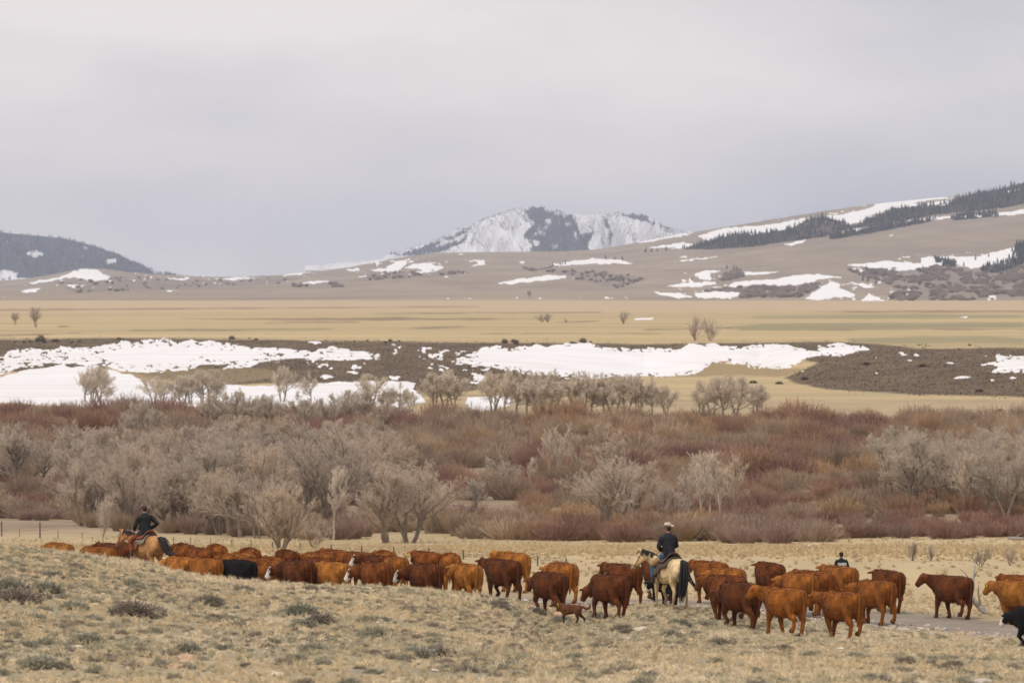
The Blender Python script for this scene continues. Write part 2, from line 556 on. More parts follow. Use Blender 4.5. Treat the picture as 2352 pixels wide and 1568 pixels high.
VALLEY_FLECKS = {
    'flecks_mid': (ZT(850, [(560, 120), (700, 140), (850, 160), (1000, 155), (1050, 280), (900, 290), (700, 290), (590, 275), (620, 230), (480, 180)]), 0.08),
    'flecks_left': (ZT(850, [(-300, 190), (150, 215), (380, 180), (420, 120), (330, 110), (380, 160), (200, 230), (100, 310), (50, 300), (-200, 260)]), 0.10),
    'flecks_low': (ZT(850, [(330, 320), (420, 325), (390, 355), (340, 350)]), -0.3),
    'flecks_fringe': (ZT(0, [(60, 280), (400, 225), (700, 215), (1100, 230), (1300, 240), (1240, 292), (900, 300), (600, 272), (300, 262)]), 0.02),
}
VALLEY_DOTS = [ZT(1700, p) for p in (
    [(1470, 165), (1500, 160), (1535, 185), (1500, 190)], [(1570, 175), (1610, 170), (1625, 190), (1580, 195)], [(1305, 195), (1335, 195), (1330, 206)], [(1520, 212), (1580, 215), (1560, 225)],
    [(1790, 240), (1830, 226), (1870, 238), (1820, 243)], [(1835, 345), (1900, 322), (1990, 330), (1930, 342)], [(2210, 345), (2250, 330), (2300, 345)], [(1290, 300), (1345, 298), (1340, 310)],
    [(810, 295), (850, 282), (840, 300)], [(860, 275), (905, 265), (880, 280)], [(1425, 250), (1465, 252), (1440, 258)], [(2045, 190), (2085, 183), (2070, 196)], [(2090, 340), (2140, 345), (2110, 362)])] + \
    [ZT(0, p) for p in ([(2075, 95), (2120, 85), (2195, 100), (2130, 112)], [(2160, 330), (2200, 315), (2280, 330), (2200, 345)], [(990, 352), (1060, 345), (1120, 355), (1050, 362)])] + \
    [ZT(850, p) for p in ([(55, 300), (130, 292), (120, 312)], [(330, 112), (370, 105), (375, 120)], [(1205, 130), (1260, 115), (1250, 135)])]

HILL_SNOW = [ZH(1700, p) for p in (
    [(105, 410), (300, 355), (600, 330), (850, 285), (980, 270), (1110, 258), (1200, 240), (1320, 205), (1370, 178), (1450, 155), (1600, 145), (1820, 140), (1865, 150), (1700, 168), (1600, 185), (1880, 165), (1850, 197), (1550, 212), (1440, 228), (1330, 262), (1240, 312), (1130, 338), (1060, 305), (980, 275), (880, 292), (760, 360), (500, 398), (330, 412), (200, 447)],
    [(-60, 425), (0, 400), (160, 370), (100, 386), (0, 420)], [(0, 460), (110, 455), (30, 497), (-80, 505)], [(700, 465), (850, 433), (862, 450), (760, 477)],
    [(1450, 325), (1650, 290), (1900, 265), (2200, 250), (2352, 225), (2600, 200), (2600, 240), (2352, 262), (2200, 272), (1900, 287), (1650, 307)],
    [(1110, 608), (1400, 580), (1640, 595), (1640, 560), (1780, 545), (2040, 550), (2130, 520), (2290, 480), (2310, 560), (2200, 602), (2000, 632), (1870, 602), (1700, 632), (1500, 652), (1350, 640), (1270, 622), (1200, 615)],
    [(1150, 620), (1240, 628), (1290, 650), (1210, 660)],
    [(310, 768), (360, 725), (680, 700), (800, 675), (950, 668), (1150, 690), (960, 706), (870, 737), (700, 757), (480, 747)],
    [(100, 670), (180, 640), (300, 645), (210, 662), (220, 717), (130, 705)], [(410, 650), (560, 655), (750, 646), (560, 677), (440, 680)], [(-120, 755), (0, 730), (240, 718), (250, 737), (150, 757), (0, 760)],
    [(100, 798), (250, 785), (400, 790), (430, 822), (300, 837), (110, 837)], [(850, 837), (960, 760), (1040, 712), (1090, 735), (1090, 765), (1210, 812), (1190, 832), (1050, 832), (950, 847)],
    [(1160, 728), (1260, 733), (1370, 770), (1260, 767)], [(1280, 800), (1400, 852), (1240, 852)], [(1460, 748), (1545, 785), (1500, 777)], [(0, 575), (330, 543), (200, 567), (-100, 592)],
    [(2205, 102), (2330, 85), (2325, 100), (2230, 114)], [(1160, 362), (1280, 350), (1230, 382)], [(-200, 790), (0, 800), (100, 830), (0, 838), (-140, 815)], [(2100, 815), (2160, 815), (2170, 845), (2110, 848)], [(1400, 403), (1500, 398), (1440, 412)])] + \
    [ZH(850, p) for p in (
    [(740, 530), (890, 528), (830, 540)], [(10, 635), (130, 630), (135, 657)], [(150, 637), (300, 630), (350, 600), (400, 573), (470, 573), (430, 632), (390, 662), (280, 657)],
    [(440, 622), (500, 600), (670, 588), (640, 607), (725, 630), (660, 652), (560, 670), (490, 665), (560, 640)], [(840, 573), (990, 575), (1000, 612), (890, 617), (930, 592)],
    [(1440, 600), (1560, 580), (1740, 560), (1900, 570), (2040, 597), (1850, 602), (1640, 607), (1480, 622)], [(1040, 742), (1200, 705), (1440, 673), (1530, 680), (1550, 697), (1390, 717), (1200, 737)],
    [(1540, 697), (1650, 683), (1620, 707)], [(800, 657), (900, 646), (870, 662)], [(1925, 467), (2150, 420), (2352, 388), (2400, 400), (2100, 452)], [(1960, 517), (2150, 480), (2352, 448), (2400, 480), (2100, 497)],
    [(2270, 548), (2370, 543), (2380, 564)], [(1225, 583), (1285, 587), (1240, 599)], [(715, 828), (760, 830), (740, 838)], [(1310, 832), (1400, 828), (1370, 838)], [(1930, 820), (1990, 822), (1950, 830)], [(210, 595), (300, 592), (280, 602)], [(1365, 620), (1440, 612), (1430, 626)], [(100, 690), (130, 685), (120, 698)], [(940, 830), (1050, 832), (1000, 838)])] + \
    [ZH(0, p) for p in (
    [(145, 752), (250, 715), (400, 693), (500, 650), (580, 628), (680, 638), (700, 670), (758, 680), (740, 712), (640, 722), (500, 692), (400, 712), (220, 742)], [(425, 730), (540, 745), (635, 738), (540, 759), (450, 752)],
    [(140, 780), (285, 764), (250, 797), (160, 797)], [(850, 660), (980, 664), (960, 674)], [(1055, 683), (1150, 690), (1265, 705), (1240, 722), (1130, 697)], [(1400, 705), (1590, 690), (1810, 695), (1600, 714)],
    [(1885, 690), (2050, 648), (2190, 650), (2000, 682)], [(2030, 740), (2130, 713), (2295, 710), (2180, 737)], [(1080, 782), (1265, 783), (1150, 792)], [(955, 702), (1045, 710), (990, 714)], [(5, 820), (85, 824), (40, 830)], [(145, 857), (275, 860), (200, 866)], [(690, 845), (720, 845), (700, 850)], [(1470, 800), (1550, 802), (1500, 806)])]
BENCH_SNOW = [[(1455, 731), (1502, 729), (1500, 734), (1460, 735)], [(2200, 728), (2225, 726), (2220, 731)]]
NEAR_SNOW = [[(1845, 1252), (1870, 1247), (1884, 1250), (1860, 1255)], [(1842, 1246), (1850, 1244), (1851, 1247)]]

MOUNT_FOREST = [ZH(850, p) for p in (
    [(1275, 222), (1320, 212), (1380, 222), (1440, 250), (1520, 270), (1590, 265), (1615, 310), (1640, 380), (1665, 450), (1690, 530), (1300, 530), (1310, 470), (1255, 420), (1290, 350), (1320, 330), (1290, 290), (1268, 240)],
    [(1780, 275), (1830, 300), (1860, 400), (1862, 470), (1840, 475), (1830, 380), (1800, 310)], [(1900, 262), (2060, 265), (2110, 290), (2160, 335), (2270, 365), (2200, 355), (2090, 320), (1990, 290)],
    [(380, 550), (600, 475), (700, 450), (640, 500), (760, 470), (880, 400), (860, 440), (740, 510), (560, 548)], [(1660, 400), (1760, 375), (1700, 450), (1700, 530), (1660, 530)], [(700, 440), (820, 385), (900, 350), (850, 395), (760, 440)])]
MOUNT_HOLES = [ZH(850, p) for p in ([(1530, 325), (1565, 312), (1590, 335), (1560, 352)], [(1370, 370), (1400, 395), (1385, 408), (1340, 395)], [(1590, 370), (1625, 400), (1610, 425)], [(1400, 290), (1440, 300), (1440, 325), (1410, 315)], [(1320, 430), (1360, 450), (1345, 480), (1322, 470)], [(1440, 470), (1500, 480), (1480, 505)])]
RIDGE_FOREST = [ZH(1700, p) for p in (
    [(0, 497), (130, 462), (330, 402), (500, 388), (700, 368), (780, 335), (900, 290), (980, 275), (1080, 305), (1150, 338), (1230, 322), (1300, 285), (1450, 228), (1550, 207), (1850, 182), (1900, 140), (2050, 112), (2200, 82), (2352, 42), (2700, -60), (2700, 130), (2352, 190), (2200, 215), (2000, 240), (1800, 255), (1600, 290), (1400, 330), (1300, 340), (1100, 370), (1000, 410), (850, 430), (700, 450), (500, 480), (300, 495), (100, 500)],
    [(1250, 372), (1450, 332), (1650, 303), (1755, 288), (1700, 312), (1400, 370), (1300, 390), (1150, 412), (1020, 432), (1030, 402)], [(1850, 282), (1900, 262), (2150, 250), (2190, 270), (2000, 290), (1870, 300)],
    [(1740, 560), (1760, 612), (1880, 617), (1890, 590)], [(2300, 462), (2352, 452), (2600, 430), (2600, 600), (2352, 590), (2300, 622), (2150, 662), (2050, 642), (2080, 612), (2230, 572)])]
RIDGE_HOLES = [ZH(1700, [(2205, 104), (2330, 87), (2325, 100), (2230, 112)]), ZH(1700, [(1560, 200), (1620, 195), (1600, 232), (1570, 225)])]
BRUSH = [ZH(1700, p) for p in ([(1150, 640), (1400, 640), (1760, 615), (1950, 640), (2352, 600), (2700, 560), (2700, 850), (1400, 852), (1500, 780), (1380, 720), (1250, 690)],
    [(120, 800), (300, 770), (500, 752), (700, 762), (880, 740), (960, 720), (940, 770), (840, 830), (400, 835), (420, 800)], [(210, 690), (420, 640), (440, 690), (300, 720)], [(900, 300), (1100, 310), (1140, 345), (1000, 410), (800, 425), (820, 380)])] + \
    [ZH(850, p) for p in ([(130, 660), (700, 650), (900, 660), (600, 690), (200, 715)], [(1230, 620), (1400, 625), (1500, 620), (1300, 655)], [(1400, 650), (1800, 655), (2100, 700), (1900, 770), (1650, 720)])] + \
    [ZH(0, p) for p in ([(350, 720), (700, 700), (900, 690), (1400, 715), (2100, 690), (1900, 740), (1000, 780), (500, 800)], [(2000, 740), (2300, 735), (2352, 760), (2000, 760)])]

def multi(u, py, polys):
    r = np.zeros(np.shape(u), bool)
    for p in polys:
        r |= inpoly(u, py, p)
    return r

def soft(fn, r=3.0):
    """average of a mask over a few offsets: a soft edge"""
    def g(U, YY, PY, X):
        s = 0
        for dx, dy in ((0, 0), (r, 0), (-r, 0), (0, r * .6), (0, -r * .6)):
            s = s + fn(U + dx + 5 * fbm(X / 18.0, YY / 25.0, 71, 3), PY + dy + 3 * fbm(X / 14.0, YY / 19.0, 72, 3))
        return s / 5.0
    return g

# ------------------------------------------------------------------ ground, meadow, valley floor, bench, hills
us_near = np.arange(-420, 2800, 7.0)
Ys0 = np.concatenate([np.array([4, 12, 25, 40, 55, 70, 80]), np.arange(86, 232, 0.7)])
g_near = fan('ground', us_near, Ys0, ground_mat(), {
    'road': lambda U, YY, PY, X: 1 - sstep((road_dist(X, YY) - 1.9) / 2.0),
    'meadow': lambda U, YY, PY, X: sstep((YY + (X * 0.75) - 191.0) / 10.0) * sstep((YY - 172) / 8.0)})
Y0m = Ys0[-1]
Ys1 = np.concatenate([[Y0m], np.arange(Y0m + 3, 700, 3.0)])
us_mid = np.arange(-420, 2800, 9.0)
def wood_mask(U, YY, PY, X):
    lim = 505 + 45 * sstep((U - 800) / 300.0) + 25 * fbm(X / 25.0, YY * 0, 55, 3)
    return sstep((YY - lim) / 40.0) * 0.9
EX_MEADOW = {'wood': wood_mask}
fan('meadow', us_mid, Ys1, meadow_mat(), EX_MEADOW)
Ys2 = np.concatenate([np.arange(Ys1[-1], 1180, 8.0)])
vm = bpy.data.materials['dry_meadow']
fan('valley_floor', us_mid, Ys2, vm, {'wood': lambda U, YY, PY, X: 0.35 + 0.6 * sstep((1020 - 40 * sstep((U - 1500) / 300) - YY) / 60.0 + 0.3 * fbm(X / 40.0, YY / 60.0, 5, 3))})
Ys3 = np.concatenate([np.arange(Ys2[-1], 1660, 2.4)])
us_t = np.arange(-300, 2660, 4.0)
bm_ = bench_mat()
EXB = {'sage': soft(lambda u, p: inpoly(u, p, SAGE) * 0.95), 'olive': soft(lambda u, p: (inpoly(u, p, OLIVE) | inpoly(u, p, OLIVE2)) * 0.75, 5),
       'green': soft(lambda u, p: (inpoly(u, p, GREEN) | inpoly(u, p, GREEN2) | inpoly(u, p, GREEN3)) * 0.7, 4),
       'mark': soft(lambda u, p: multi(u, p, MARKS) * 0.75, 1.2),
       'pink': lambda U, YY, PY, X: 0.8 * sstep((YY - 2600) / 900.0)}
fan('terrace_slope', us_t, Ys3, bm_, EXB)
Ys4 = np.geomspace(Ys3[-1], Y_H0, 260)
us_f = np.arange(-420, 2800, 9.0)
fan('pasture', us_f, Ys4, bm_, EXB)
Ys5 = np.concatenate([np.linspace(Y_H0, Y_H1, 190), np.linspace(Y_H1 + 60, Y_H1 + 2200, 14)])
us_h = np.arange(-420, 2800, 6.0)
fan('hills', us_h, Ys5, hills_mat(), {
    'brush': soft(lambda u, p: multi(u, p, BRUSH) * 0.8, 3),
    'forest': soft(lambda u, p: multi(u, p - 1, RIDGE_FOREST) * 0.95, 2),
    'straw': lambda U, YY, PY, X: 0.55 * sstep(1 - (YY - Y_H0) / 900.0) * sstep(0.5 + fbm(X / 300.0, YY / 300.0, 77, 3))})
# the plain under and around everything
pv = [(-9000, -900, -33), (9000, -900, -33), (9000, 24500, -33), (-9000, 24500, -33)]
tag(link('plain', mesh_np('plain', pv, [np.array([[0, 1, 2, 3]])], False), None, simple_mat('plain_soil', (0.33, 0.27, 0.19), 0.2, 0.01)), kind='structure')

# ------------------------------------------------------------------ snow lying on the terrain
M_SNOW = snow_mat()
M_SNOW2 = snow_mat('hill_snow', (0.87, 0.865, 0.87), 0.05)
def snow_sheet(name, polys, lo, hi, res, m, lift, warp=4.0, ws=0.05, thr=None, holes=0.0, hw=14):
    allp = np.array([q for p in polys for q in p])
    u0, v0 = allp.min(0) - 6; u1, v1 = allp.max(0) + 6
    us = np.arange(max(u0, -300), min(u1, 2660), res); vs = np.arange(v0, v1, res * 0.8)
    if len(us) < 3 or len(vs) < 3:
        return None
    U, P = np.meshgrid(us, vs)
    wu = U + warp * 1.6 * fbm(U * ws, P * ws * 1.8, 41, 4)
    wp = P + warp * 0.75 * fbm(U * ws, P * ws * 1.8, 47, 4)
    m_ = multi(wu, wp, polys)
    if thr is not None:
        m_ &= fbm(U * 0.075, P * 0.20, 61, 4) > thr
    if holes:
        near_edge = ~(multi(U + hw, P, polys) & multi(U - hw, P, polys) & multi(U, P + hw * .5, polys) & multi(U, P - hw * .5, polys))
        m_ &= ~((fbm(U * 0.13, P * 0.34, 67, 4) > holes) & near_edge)
    cell = m_[:-1, :-1] & m_[1:, :-1] & m_[:-1, 1:] & m_[1:, 1:]
    if cell.sum() < 2:
        return None
    used = np.zeros(m_.shape, bool); inner = np.ones(m_.shape, bool)
    for a, b_ in ((slice(0, -1), slice(0, -1)), (slice(1, None), slice(0, -1)), (slice(0, -1), slice(1, None)), (slice(1, None), slice(1, None))):
        used[a, b_] |= cell
    pad = np.pad(cell, 1)
    inner = pad[:-1, :-1] & pad[1:, :-1] & pad[:-1, 1:] & pad[1:, 1:]
    Y = y_of(U[used], P[used], lo, hi)
    X = (U[used] - W0 / 2) * Y / F
    Z = zf(U[used], Y) + np.where(inner[used], lift, -0.02)
    idx = -np.ones(m_.shape, int)
    idx[used] = np.arange(used.sum())
    q = np.stack([idx[1:, :-1][cell], idx[1:, 1:][cell], idx[:-1, 1:][cell], idx[:-1, :-1][cell]], -1)
    o = link('snow_patch', mesh_np('snow_patch', np.stack([X, Y, Z], -1), [q]), None, m)
    o['kind'] = 'structure'
    return o

for k_, p_ in VALLEY_SNOW.items():
    snow_sheet(k_, [p_], 1000, 1700, 1.05, M_SNOW, 0.22, 5.0, 0.06, None, {'upper_left': 0.34, 'central': 0.34, 'mid_patch': 0.2, 'right_edge': 0.25}.get(k_, 0.0), 34 if k_ == 'upper_left' else 16)
for k_, (p_, th) in VALLEY_FLECKS.items():
    o_ = snow_sheet(k_, [p_], 1000, 1700, 1.0, M_SNOW, 0.15, 5.0, 0.06, th)
    if o_ is not None:
        o_.name = 'snow_flecks'; o_['kind'] = 'stuff'
for p_ in VALLEY_DOTS:
    snow_sheet('dot', [p_], 1000, 1700, 1.0, M_SNOW, 0.15, 3.0, 0.12)
for p_ in HILL_SNOW:
    snow_sheet('hill', [p_], Y_H0 - 100, Y_H1, 1.1, M_SNOW2, 0.5, 4.2, 0.10)
for k_, a_ in (('upper_left', .10), ('lower_left', .22), ('central', .16), ('right_edge', .1)):
    o_ = snow_sheet(k_, [VALLEY_SNOW[k_]], 1000, 1700, 1.1, M_SNOW, 0.12, 15.0, 0.05, a_)
    if o_ is not None:
        o_.name = 'snow_flecks'; o_['kind'] = 'stuff'
for p_, a_ in ((ZH(850, [(100, 560), (720, 570), (760, 690), (80, 690)]), .30), (ZH(1700, [(0, 650), (400, 640), (450, 840), (0, 840)]), .30), (ZH(1700, [(820, 700), (1600, 720), (1560, 850), (820, 850)]), .28), (ZH(0, [(380, 680), (760, 680), (760, 770), (380, 770)]), .26),
               (ZH(850, [(650, 822), (1500, 820), (2352, 818), (2352, 838), (650, 840)]), .34), (ZH(1700, [(500, 240), (1300, 160), (1900, 130), (1900, 190), (1300, 240), (600, 380)]), .34), (ZH(1700, [(1150, 560), (2100, 520), (2250, 620), (1500, 660)]), .34), (ZH(0, [(800, 650), (2300, 660), (2300, 760), (800, 720)]), .40)):
    o_ = snow_sheet('hill', [p_], Y_H0 - 100, Y_H1, 1.1, M_SNOW2, 0.5, 6.0, 0.07, a_)
    if o_ is not None:
        o_.name = 'snow_flecks'; o_['kind'] = 'stuff'
for p_ in BENCH_SNOW:
    snow_sheet('bench', [p_], 1650, 4500, 0.7, M_SNOW, 0.15, 1.0, 0.1)
for p_ in NEAR_SNOW:
    snow_sheet('near', [p_], 215, 560, 0.8, M_SNOW, 0.05, 1.0, 0.1)

# ------------------------------------------------------------------ far mountains
def mountain(name, us, sk_u, sk_p, pbase, y0, y1, m, amp, extra, rows=90, seed=91):
    us = np.asarray(us, float)
    tt = np.linspace(0, 1, rows)
    U, T = np.meshgrid(us, tt)
    S = np.interp(U, sk_u, sk_p) + 0.8 * fbm(U * 0.11, U * 0, seed + 5, 3)
    YY = y0 + (y1 - y0) * T
    py = pbase + (S - pbase) * T ** 0.85
    Z = -(py - HOR) * YY / F
    X = (U - W0 / 2) * YY / F
    rel = np.clip((pbase - S) / 90.0, 0.05, 1)
    Z = Z + amp * rel * 4 * T * (1 - T) * (1 - 2 * np.abs(fbm(U * 0.022 + T * 0.9, T * 1.3, seed, 4)) * 1.9)
    # far side
    back = np.linspace(0.06, 1, 8)
    Xb = [X]; Yb = [YY]; Zb = [Z]
    for k in back:
        Xb.append(X[-1:] * (1 + 0.1 * k)); Yb.append(YY[-1:] + 2400 * k); Zb.append(Z[-1:] * (1 - k) - 20 * k)
    X = np.concatenate(Xb); Y_ = np.concatenate(Yb); Z = np.concatenate(Zb)
    nu, ny = len(us), X.shape[0]
    i = np.arange(nu - 1)[None, :] + np.arange(ny - 1)[:, None] * nu
    q = np.stack([i, i + 1, i + nu + 1, i + nu], -1).reshape(-1, 4)
    me = mesh_np(name, np.stack([X, Y_, Z], -1).reshape(-1, 3), [q])
    PY = HOR - Z * F / Y_
    Uc = W0 / 2 + X * F / Y_
    for k, fn in extra.items():
        fattr(me, k, fn(Uc, Y_, PY, X).ravel())
    o = link(name, me, None, m)
    o['kind'] = 'structure'
    return o, X[:rows], Y_[:rows], Z[:rows]

def mount_mat():
    m, t, b = new_mat('snowy_mountain', 0.9, 0.1)
    f = attr(t, 'forest').outputs['Fac']
    n1_ = noise(t, 1.0, 7, 0.65, sc=(0.012, 0.004, 0.014))
    ad = nd(t, 'ShaderNodeMath', operation='MULTIPLY_ADD')
    lk(t, n1_, ad.inputs[0]); ad.inputs[1].default_value = 1.1; lk(t, f, ad.inputs[2])
    n2_ = noise(t, 1.0, 6, 0.65, sc=(0.011, 0.003, 0.0016))
    sn = mix(t, rng(t, n2_, 0.47, 0.66, 0, 0.75), (0.88, 0.88, 0.89), (0.34, 0.31, 0.32))
    c = mix(t, rng(t, ad.outputs[0], 0.92, 1.08), sn, (0.055, 0.058, 0.07))
    lk(t, c, b.inputs['Base Color'])
    bump(t, b, noise(t, 1.0, 6, 0.6, sc=(0.006, 0.002, 0.002)), 0.9, 60.0)
    return m

MK_U = [700, 865, 915, 982, 1056, 1117, 1150, 1184, 1218, 1245, 1268, 1318, 1369, 1419, 1473, 1493, 1537, 1563, 1700, 1900]
MK_P = [612, 597, 579, 559, 534, 505, 493, 480, 475.5, 479, 485, 492.5, 493, 492, 495, 505, 525, 530, 552, 600]
M_MOUNT = mount_mat()
def mfor(u, p):
    return (multi(u + 4 * fbm(u / 9., p / 9., 601, 2), p + 3 * fbm(u / 8., p / 8., 603, 2), MOUNT_FOREST) & ~multi(u, p, MOUNT_HOLES)) * 1.0
mt_, MX, MY, MZ = mountain('snowy_mountain', np.arange(700, 1900, 2.2), MK_U, MK_P, 622, 17800, 20500, M_MOUNT, 62,
                           {'forest': soft(lambda u, p: mfor(u, p) * 0.62, 2.2)})
LK_U = [-600, 0, 40, 100, 160, 220, 260, 300, 340, 380, 420, 520]
LK_P = [520, 533, 538, 542, 551, 566, 580, 598, 615, 628, 636, 646]
LF = [[(-700, 400), (520, 400), (520, 640), (-700, 640)]]
LH = [ZH(0, p) for p in ([(180, 520), (250, 512), (305, 535), (240, 545)], [(715, 575), (790, 565), (800, 592), (740, 592)], [(0, 640), (120, 660), (110, 700), (0, 700)], [(560, 480), (610, 492), (580, 496)], [(1030, 640), (1150, 650), (1180, 672), (1080, 660)])]
mt2, LX, LY, LZ = mountain('forested_mountain', np.arange(-420, 530, 3.0), LK_U, LK_P, 660, 15500, 18000, M_MOUNT, 25,
                           {'forest': soft(lambda u, p: (multi(u, p, LF) & ~multi(u, p, LH)) * 0.66, 2.5)}, 60, 131)

# ------------------------------------------------------------------ haze
hv = [(x, y, z) for x in (-9050, 9050) for y in (-950, 24600) for z in (-34, 320)]
hf = np.array([[0, 1, 3, 2], [4, 6, 7, 5], [0, 4, 5, 1], [2, 3, 7, 6], [0, 2, 6, 4], [1, 5, 7, 3]])
hm = bpy.data.materials.new('haze')
hm.use_nodes = True
hm.node_tree.nodes.clear()
ho = nd(hm.node_tree, 'ShaderNodeOutputMaterial')
hp = nd(hm.node_tree, 'ShaderNodeVolumePrincipled')
hp.inputs['Color'].default_value = (0.68, 0.79, 1.0, 1)
hp.inputs['Density'].default_value = 3.9e-5
hp.inputs['Anisotropy'].default_value = 0.65
lk(hm.node_tree, hp.outputs[0], ho.inputs['Volume'])
haze = link('haze', mesh_np('haze', hv, [hf], False), None, hm)
haze['kind'] = 'stuff'
# ------------------------------------------------------------------ mesh building for animals and plants
class MB:
    def __init__(s):
        s.V = []; s.T = []; s.Q = []
    def loft(s, rings, cap=True):
        """rings: list of (centre, side half-vector, up half-vector[, exponent]); closed tube of elliptic sections"""
        n = 14; base = len(s.V)
        for r in rings:
            c, a, b = (Vector(v) for v in r[:3])
            e = 2.0 / (r[3] if len(r) > 3 else 2.2)
            for k in range(n):
                th = 2 * math.pi * k / n
                ct, st = math.cos(th), math.sin(th)
                ct = math.copysign(abs(ct) ** e, ct); st = math.copysign(abs(st) ** e, st)
                s.V.append(c + a * ct + b * st)
        m = len(rings)
        for j in range(m - 1):
            for k in range(n):
                k2 = (k + 1) % n
                s.Q.append((base + j * n + k, base + j * n + k2, base + (j + 1) * n + k2, base + (j + 1) * n + k))
        if cap:
            for j, flip in ((0, True), (m - 1, False)):
                ci = len(s.V); s.V.append(Vector(rings[j][0]))
                for k in range(n):
                    a_, b_ = base + j * n + k, base + j * n + (k + 1) % n
                    s.T.append((ci, b_, a_) if flip else (ci, a_, b_))
    def limb(s, pts, radii, ref=(0, 1, 0), ex=2.0):
        """radii: list of (r along ref, r across)"""
        rings = []
        P = [Vector(p) for p in pts]
        for i, p in enumerate(P):
            t = (P[min(i + 1, len(P) - 1)] - P[max(i - 1, 0)]).normalized()
            a = Vector(ref) - t * Vector(ref).dot(t)
            if a.length < 1e-3:
                a = Vector((1, 0, 0)) - t * t.x
            a.normalize()
            b = t.cross(a)
            r = radii[i] if isinstance(radii[i], tuple) else (radii[i], radii[i])
            rings.append((p, a * r[0], b * r[1], ex))
        s.loft(rings)
    def ball(s, c, rx, ry, rz, rot=None):
        c = Vector(c); rings = []
        for k in range(7):
            th = math.pi * (k + 0.35) / 6.7
            q = math.sin(th)
            off = Vector((0, 0, math.cos(th) * rz)); a = Vector((rx * q, 0, 0)); b = Vector((0, ry * q, 0))
            if rot is not None:
                off = rot @ off; a = rot @ a; b = rot @ b
            rings.append((c + off, a, b, 2.0))
        s.loft(rings)
    def tube(s, pts, radii, n=3, cap=False):
        base = len(s.V); m = len(pts)
        P = [Vector(p) for p in pts]
        t0 = (P[-1] - P[0])
        ref = Vector((0, 0, 1)) if abs(t0.normalized().z) < 0.8 else Vector((1, 0, 0))
        tip = radii[-1] <= 0
        for i, p in enumerate(P):
            if tip and i == m - 1:
                s.V.append(p); break
            t = (P[min(i + 1, m - 1)] - P[max(i - 1, 0)]).normalized()
            a = t.cross(ref).normalized(); b = t.cross(a)
            for k in range(n):
                th = 2 * math.pi * k / n
                s.V.append(p + a * (math.cos(th) * radii[i]) + b * (math.sin(th) * radii[i]))
        for j in range(m - 1):
            last = tip and j == m - 2
            for k in range(n):
                k2 = (k + 1) % n
                if last:
                    s.T.append((base + j * n + k, base + j * n + k2, base + m * n - n))
                else:
                    s.Q.append((base + j * n + k, base + j * n + k2, base + (j + 1) * n + k2, base + (j + 1) * n + k))
    def mesh(s, name, smooth=True):
        f = []
        if s.T: f.append(np.array(s.T))
        if s.Q: f.append(np.array(s.Q))
        return mesh_np(name, np.array([tuple(v) for v in s.V]), f, smooth)
    def fused(s, name, voxel, smooth=4, fac=0.5):
        """one continuous skin round everything in here"""
        me = s.mesh(name + '_raw')
        o = bpy.data.objects.new(name + '_raw', me)
        COL.objects.link(o)
        r = o.modifiers.new('r', 'REMESH'); r.mode = 'VOXEL'; r.voxel_size = voxel; r.use_smooth_shade = True
        sm = o.modifiers.new('s', 'SMOOTH'); sm.factor = fac; sm.iterations = smooth
        dg = bpy.context.evaluated_depsgraph_get()
        dg.update()
        out = bpy.data.meshes.new_from_object(o.evaluated_get(dg))
        out.name = name
        bpy.data.objects.remove(o); bpy.data.meshes.remove(me)
        out.polygons.foreach_set('use_smooth', np.ones(len(out.polygons), bool))
        return out

def co_of(me):
    a = np.empty(len(me.vertices) * 3, np.float32)
    me.vertices.foreach_get('co', a)
    return a.reshape(-1, 3)

def coat_mat(name, points=None, rough=0.85):
    """animal coat: the animal's own «tint», a white face where the mesh says and «white_face» asks, dark points"""
    m, t, b = new_mat(name, rough, 0.12)
    a = attr(t, 'tint', 'OBJECT')
    n_ = noise(t, 3.2, 5, 0.6)
    f_ = noise(t, 26.0, 4, 0.7, sc=(1, 1, 0.4))
    k = nd(t, 'ShaderNodeMath', operation='MULTIPLY_ADD')
    lk(t, rng(t, f_, 0.3, 0.7, -0.22, 0.22), k.inputs[0]); k.inputs[1].default_value = 1.0
    lk(t, rng(t, n_, 0.32, 0.68, 0.55, 1.42), k.inputs[2])
    v = nd(t, 'ShaderNodeVectorMath', operation='SCALE')
    lk(t, a.outputs['Vector'], v.inputs[0]); lk(t, k.outputs[0], v.inputs['Scale'])
    c = v.outputs[0]
    pt = attr(t, 'points').outputs['Fac']
    if points is not None:
        c = mix(t, pt, c, points)
    else:
        dk = nd(t, 'ShaderNodeVectorMath', operation='SCALE')
        lk(t, c, dk.inputs[0]); dk.inputs['Scale'].default_value = 0.6
        c = mix(t, pt, c, dk.outputs[0])
    w = attr(t, 'white_face', 'OBJECT').outputs['Fac']
    fm = attr(t, 'face').outputs['Fac']
    mu = nd(t, 'ShaderNodeMath', operation='MULTIPLY')
    lk(t, w, mu.inputs[0]); lk(t, fm, mu.inputs[1])
    c = mix(t, rng(t, mu.outputs[0], 0.35, 0.6), c, (0.74, 0.70, 0.66))
    lk(t, c, b.inputs['Base Color'])
    bump(t, b, f_, 0.5, 0.02)
    b.inputs['Sheen Weight'].default_value = 0.05
    b.inputs['Sheen Roughness'].default_value = 0.5
    return m

M_COAT = coat_mat('red_cattle_coat')
M_HORSE = coat_mat('horse_coat', (0.045, 0.032, 0.025))
M_HOOF = simple_mat('hoof_horn', (0.06, 0.045, 0.035), 0.2, 20, 0.6)
M_EYE = simple_mat('dark_eye', (0.012, 0.010, 0.009), 0.1, 20, 0.15, 0.5)
M_TAG = simple_mat('yellow_plastic', (0.75, 0.48, 0.05), 0.1, 20, 0.5)
M_HAIR = simple_mat('dark_hair', (0.028, 0.024, 0.026), 0.35, 18, 0.7, 0.3)

